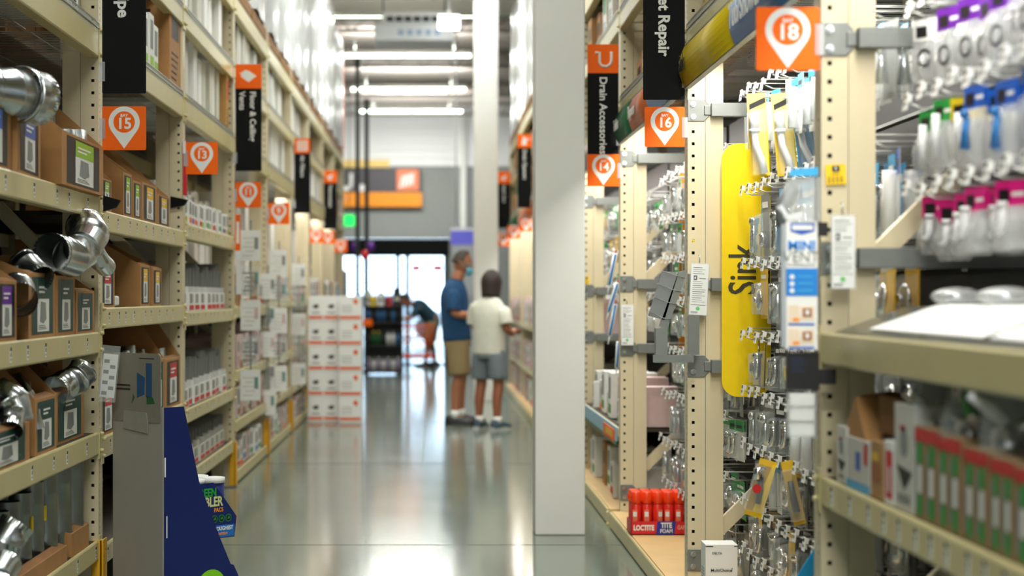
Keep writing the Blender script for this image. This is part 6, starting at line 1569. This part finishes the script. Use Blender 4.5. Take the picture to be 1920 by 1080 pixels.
for r, z_ in enumerate(zs[:3]):
    for k in range(7):
        nm, kd = BK[[2, 3][k % 2]] if r == 0 else (BK[(0, 1, 1, 0, 3, 3, 4)[k]] if r == 1 else BK[(4, 0, 4, 4, 0, 4, 0)[k]])
        o = kd.place((bx0+.075+.082*k, SY+.06, z_+.001)); tagk(o, f'{nm} bottle, {nth(k)} along the {("lowest", "middle", "upper")[r]} shelf of the black shelving', f'bottles on the {("lowest", "middle", "upper")[r]} black shelf')
tops = [('yellow box', yel, 700, .10, .17), ('white box', white, 714, .10, .24), ('red box', red, 730, .09, .16), ('black case', ink, 744, .13, .30), ('pale box', offw, 690, .09, .26), ('dark bag', dgrey, 722, .14, .14)]
for k, (nm, mm, px, w_, h_) in enumerate(tops):
    m = MB([mm, ink]); m.box(-w_/2, w_/2, 0, .12, 0, h_); m.rect(-w_*.3, h_*.3, w_*.3, h_*.5, FNY, (0,0,0), .002, ink if mm is not ink else offw)
    Y = SY+.04+.16*(k > 3 and 1 or 0); tag(m.obj('merchandise_box', loc=(gp(px, 0, SY).x, Y, 1.161), bevel=.006), f'{nm} on top of the black shelving', 'box', 'boxes on the black shelving')
# bright orange bin, red and purple balloons, counter beside
m = MB([orange]); m.box(-.08, .08, 0, .15, 0, .12); tag(m.obj('orange_bin', loc=(gp(689, 0, 29.3).x, 29.3, .82), bevel=.01), 'small orange bin hooked on the front of the black shelving', 'bin')
for k, (px, py, c, nm) in enumerate(((684, 478, mat('balloon_red', (236, 50, 60), .3), 'red'), (664, 464, mat('balloon_purple', (110, 50, 160), .3), 'purple beside the taller post'), (695, 462, mat('balloon_purple', (0,0,0)), 'purple beside the shorter post'))):
    v = gp(px, py, 30.7); e = empty('balloon', v); m = MB([c]); m.ball((0, 0, 0), .07, c, 14, (1, 1, 1.25)); m.tube([(0, 0, -.105), (0, 0, -.12)], [.006, .012], 8); m.obj('balloon_skin', e); m = MB([wire]); m.tube([(0, 0, -.12), (.02, 0, -.5), (0, 0, -v.z+.02)], .002, 4); m.obj('string', e)
    tag(e, f'{nm} balloon near the black posts', 'balloon')
m = MB([mat('machine_grey', (128, 130, 132), .5), ink]); v, u = gp(627, 640, 33), gp(650, 506, 33); m.prism(rrect(v.x, 0, u.x, u.z, .06), -33.4, -33.0, FNY); tag(m.obj('vending_cabinet'), 'grey rounded cabinet behind the carton stack near the doors', 'cabinet')
for px0, px1, nm in ((772, 788, 'left half'), (812, 830, 'right half')):
    v, u = gp(px0, 508, 33.75), gp(px1, 497, 33.75); m = MB([mat('decal_red', (240, 70, 50), .5)]); m.box(v.x, u.x, 33.800, 33.818, v.z, u.z); tag(m.obj('door_sticker'), f'red strip stuck on the entrance glass, {nm}', 'sticker')
# parked car outside, pale
e = empty('parked_car', (gp(720, 0, 56).x, 56, 0)); cw = mat('car_silver', (200, 206, 214), .3, .3)
m = MB([cw]); pr = [(-2.1, .3), (2.1, .3), (2.15, .8), (1.3, .95), (.8, 1.42), (-.9, 1.42), (-1.5, .98), (-2.1, .9)]; m.prism(pr, -1.7, 0, FNY); m.obj('body', e, bevel=.05)
for x_ in (-1.3, 1.3): m = MB([ink]); m.tube([(x_, -.02, .33), (x_, .22, .33)], .33, 20); m.obj('wheel', e)
m = MB([mat('car_glass', (60, 80, 92), .1)]); m.prism([(-1.2, 1.0), (1.0, 1.0), (.7, 1.36), (-.8, 1.36)], .0, .01, FNY); m.obj('window', e)
tag(e, 'pale car parked in daylight beyond the entrance doors', 'car')
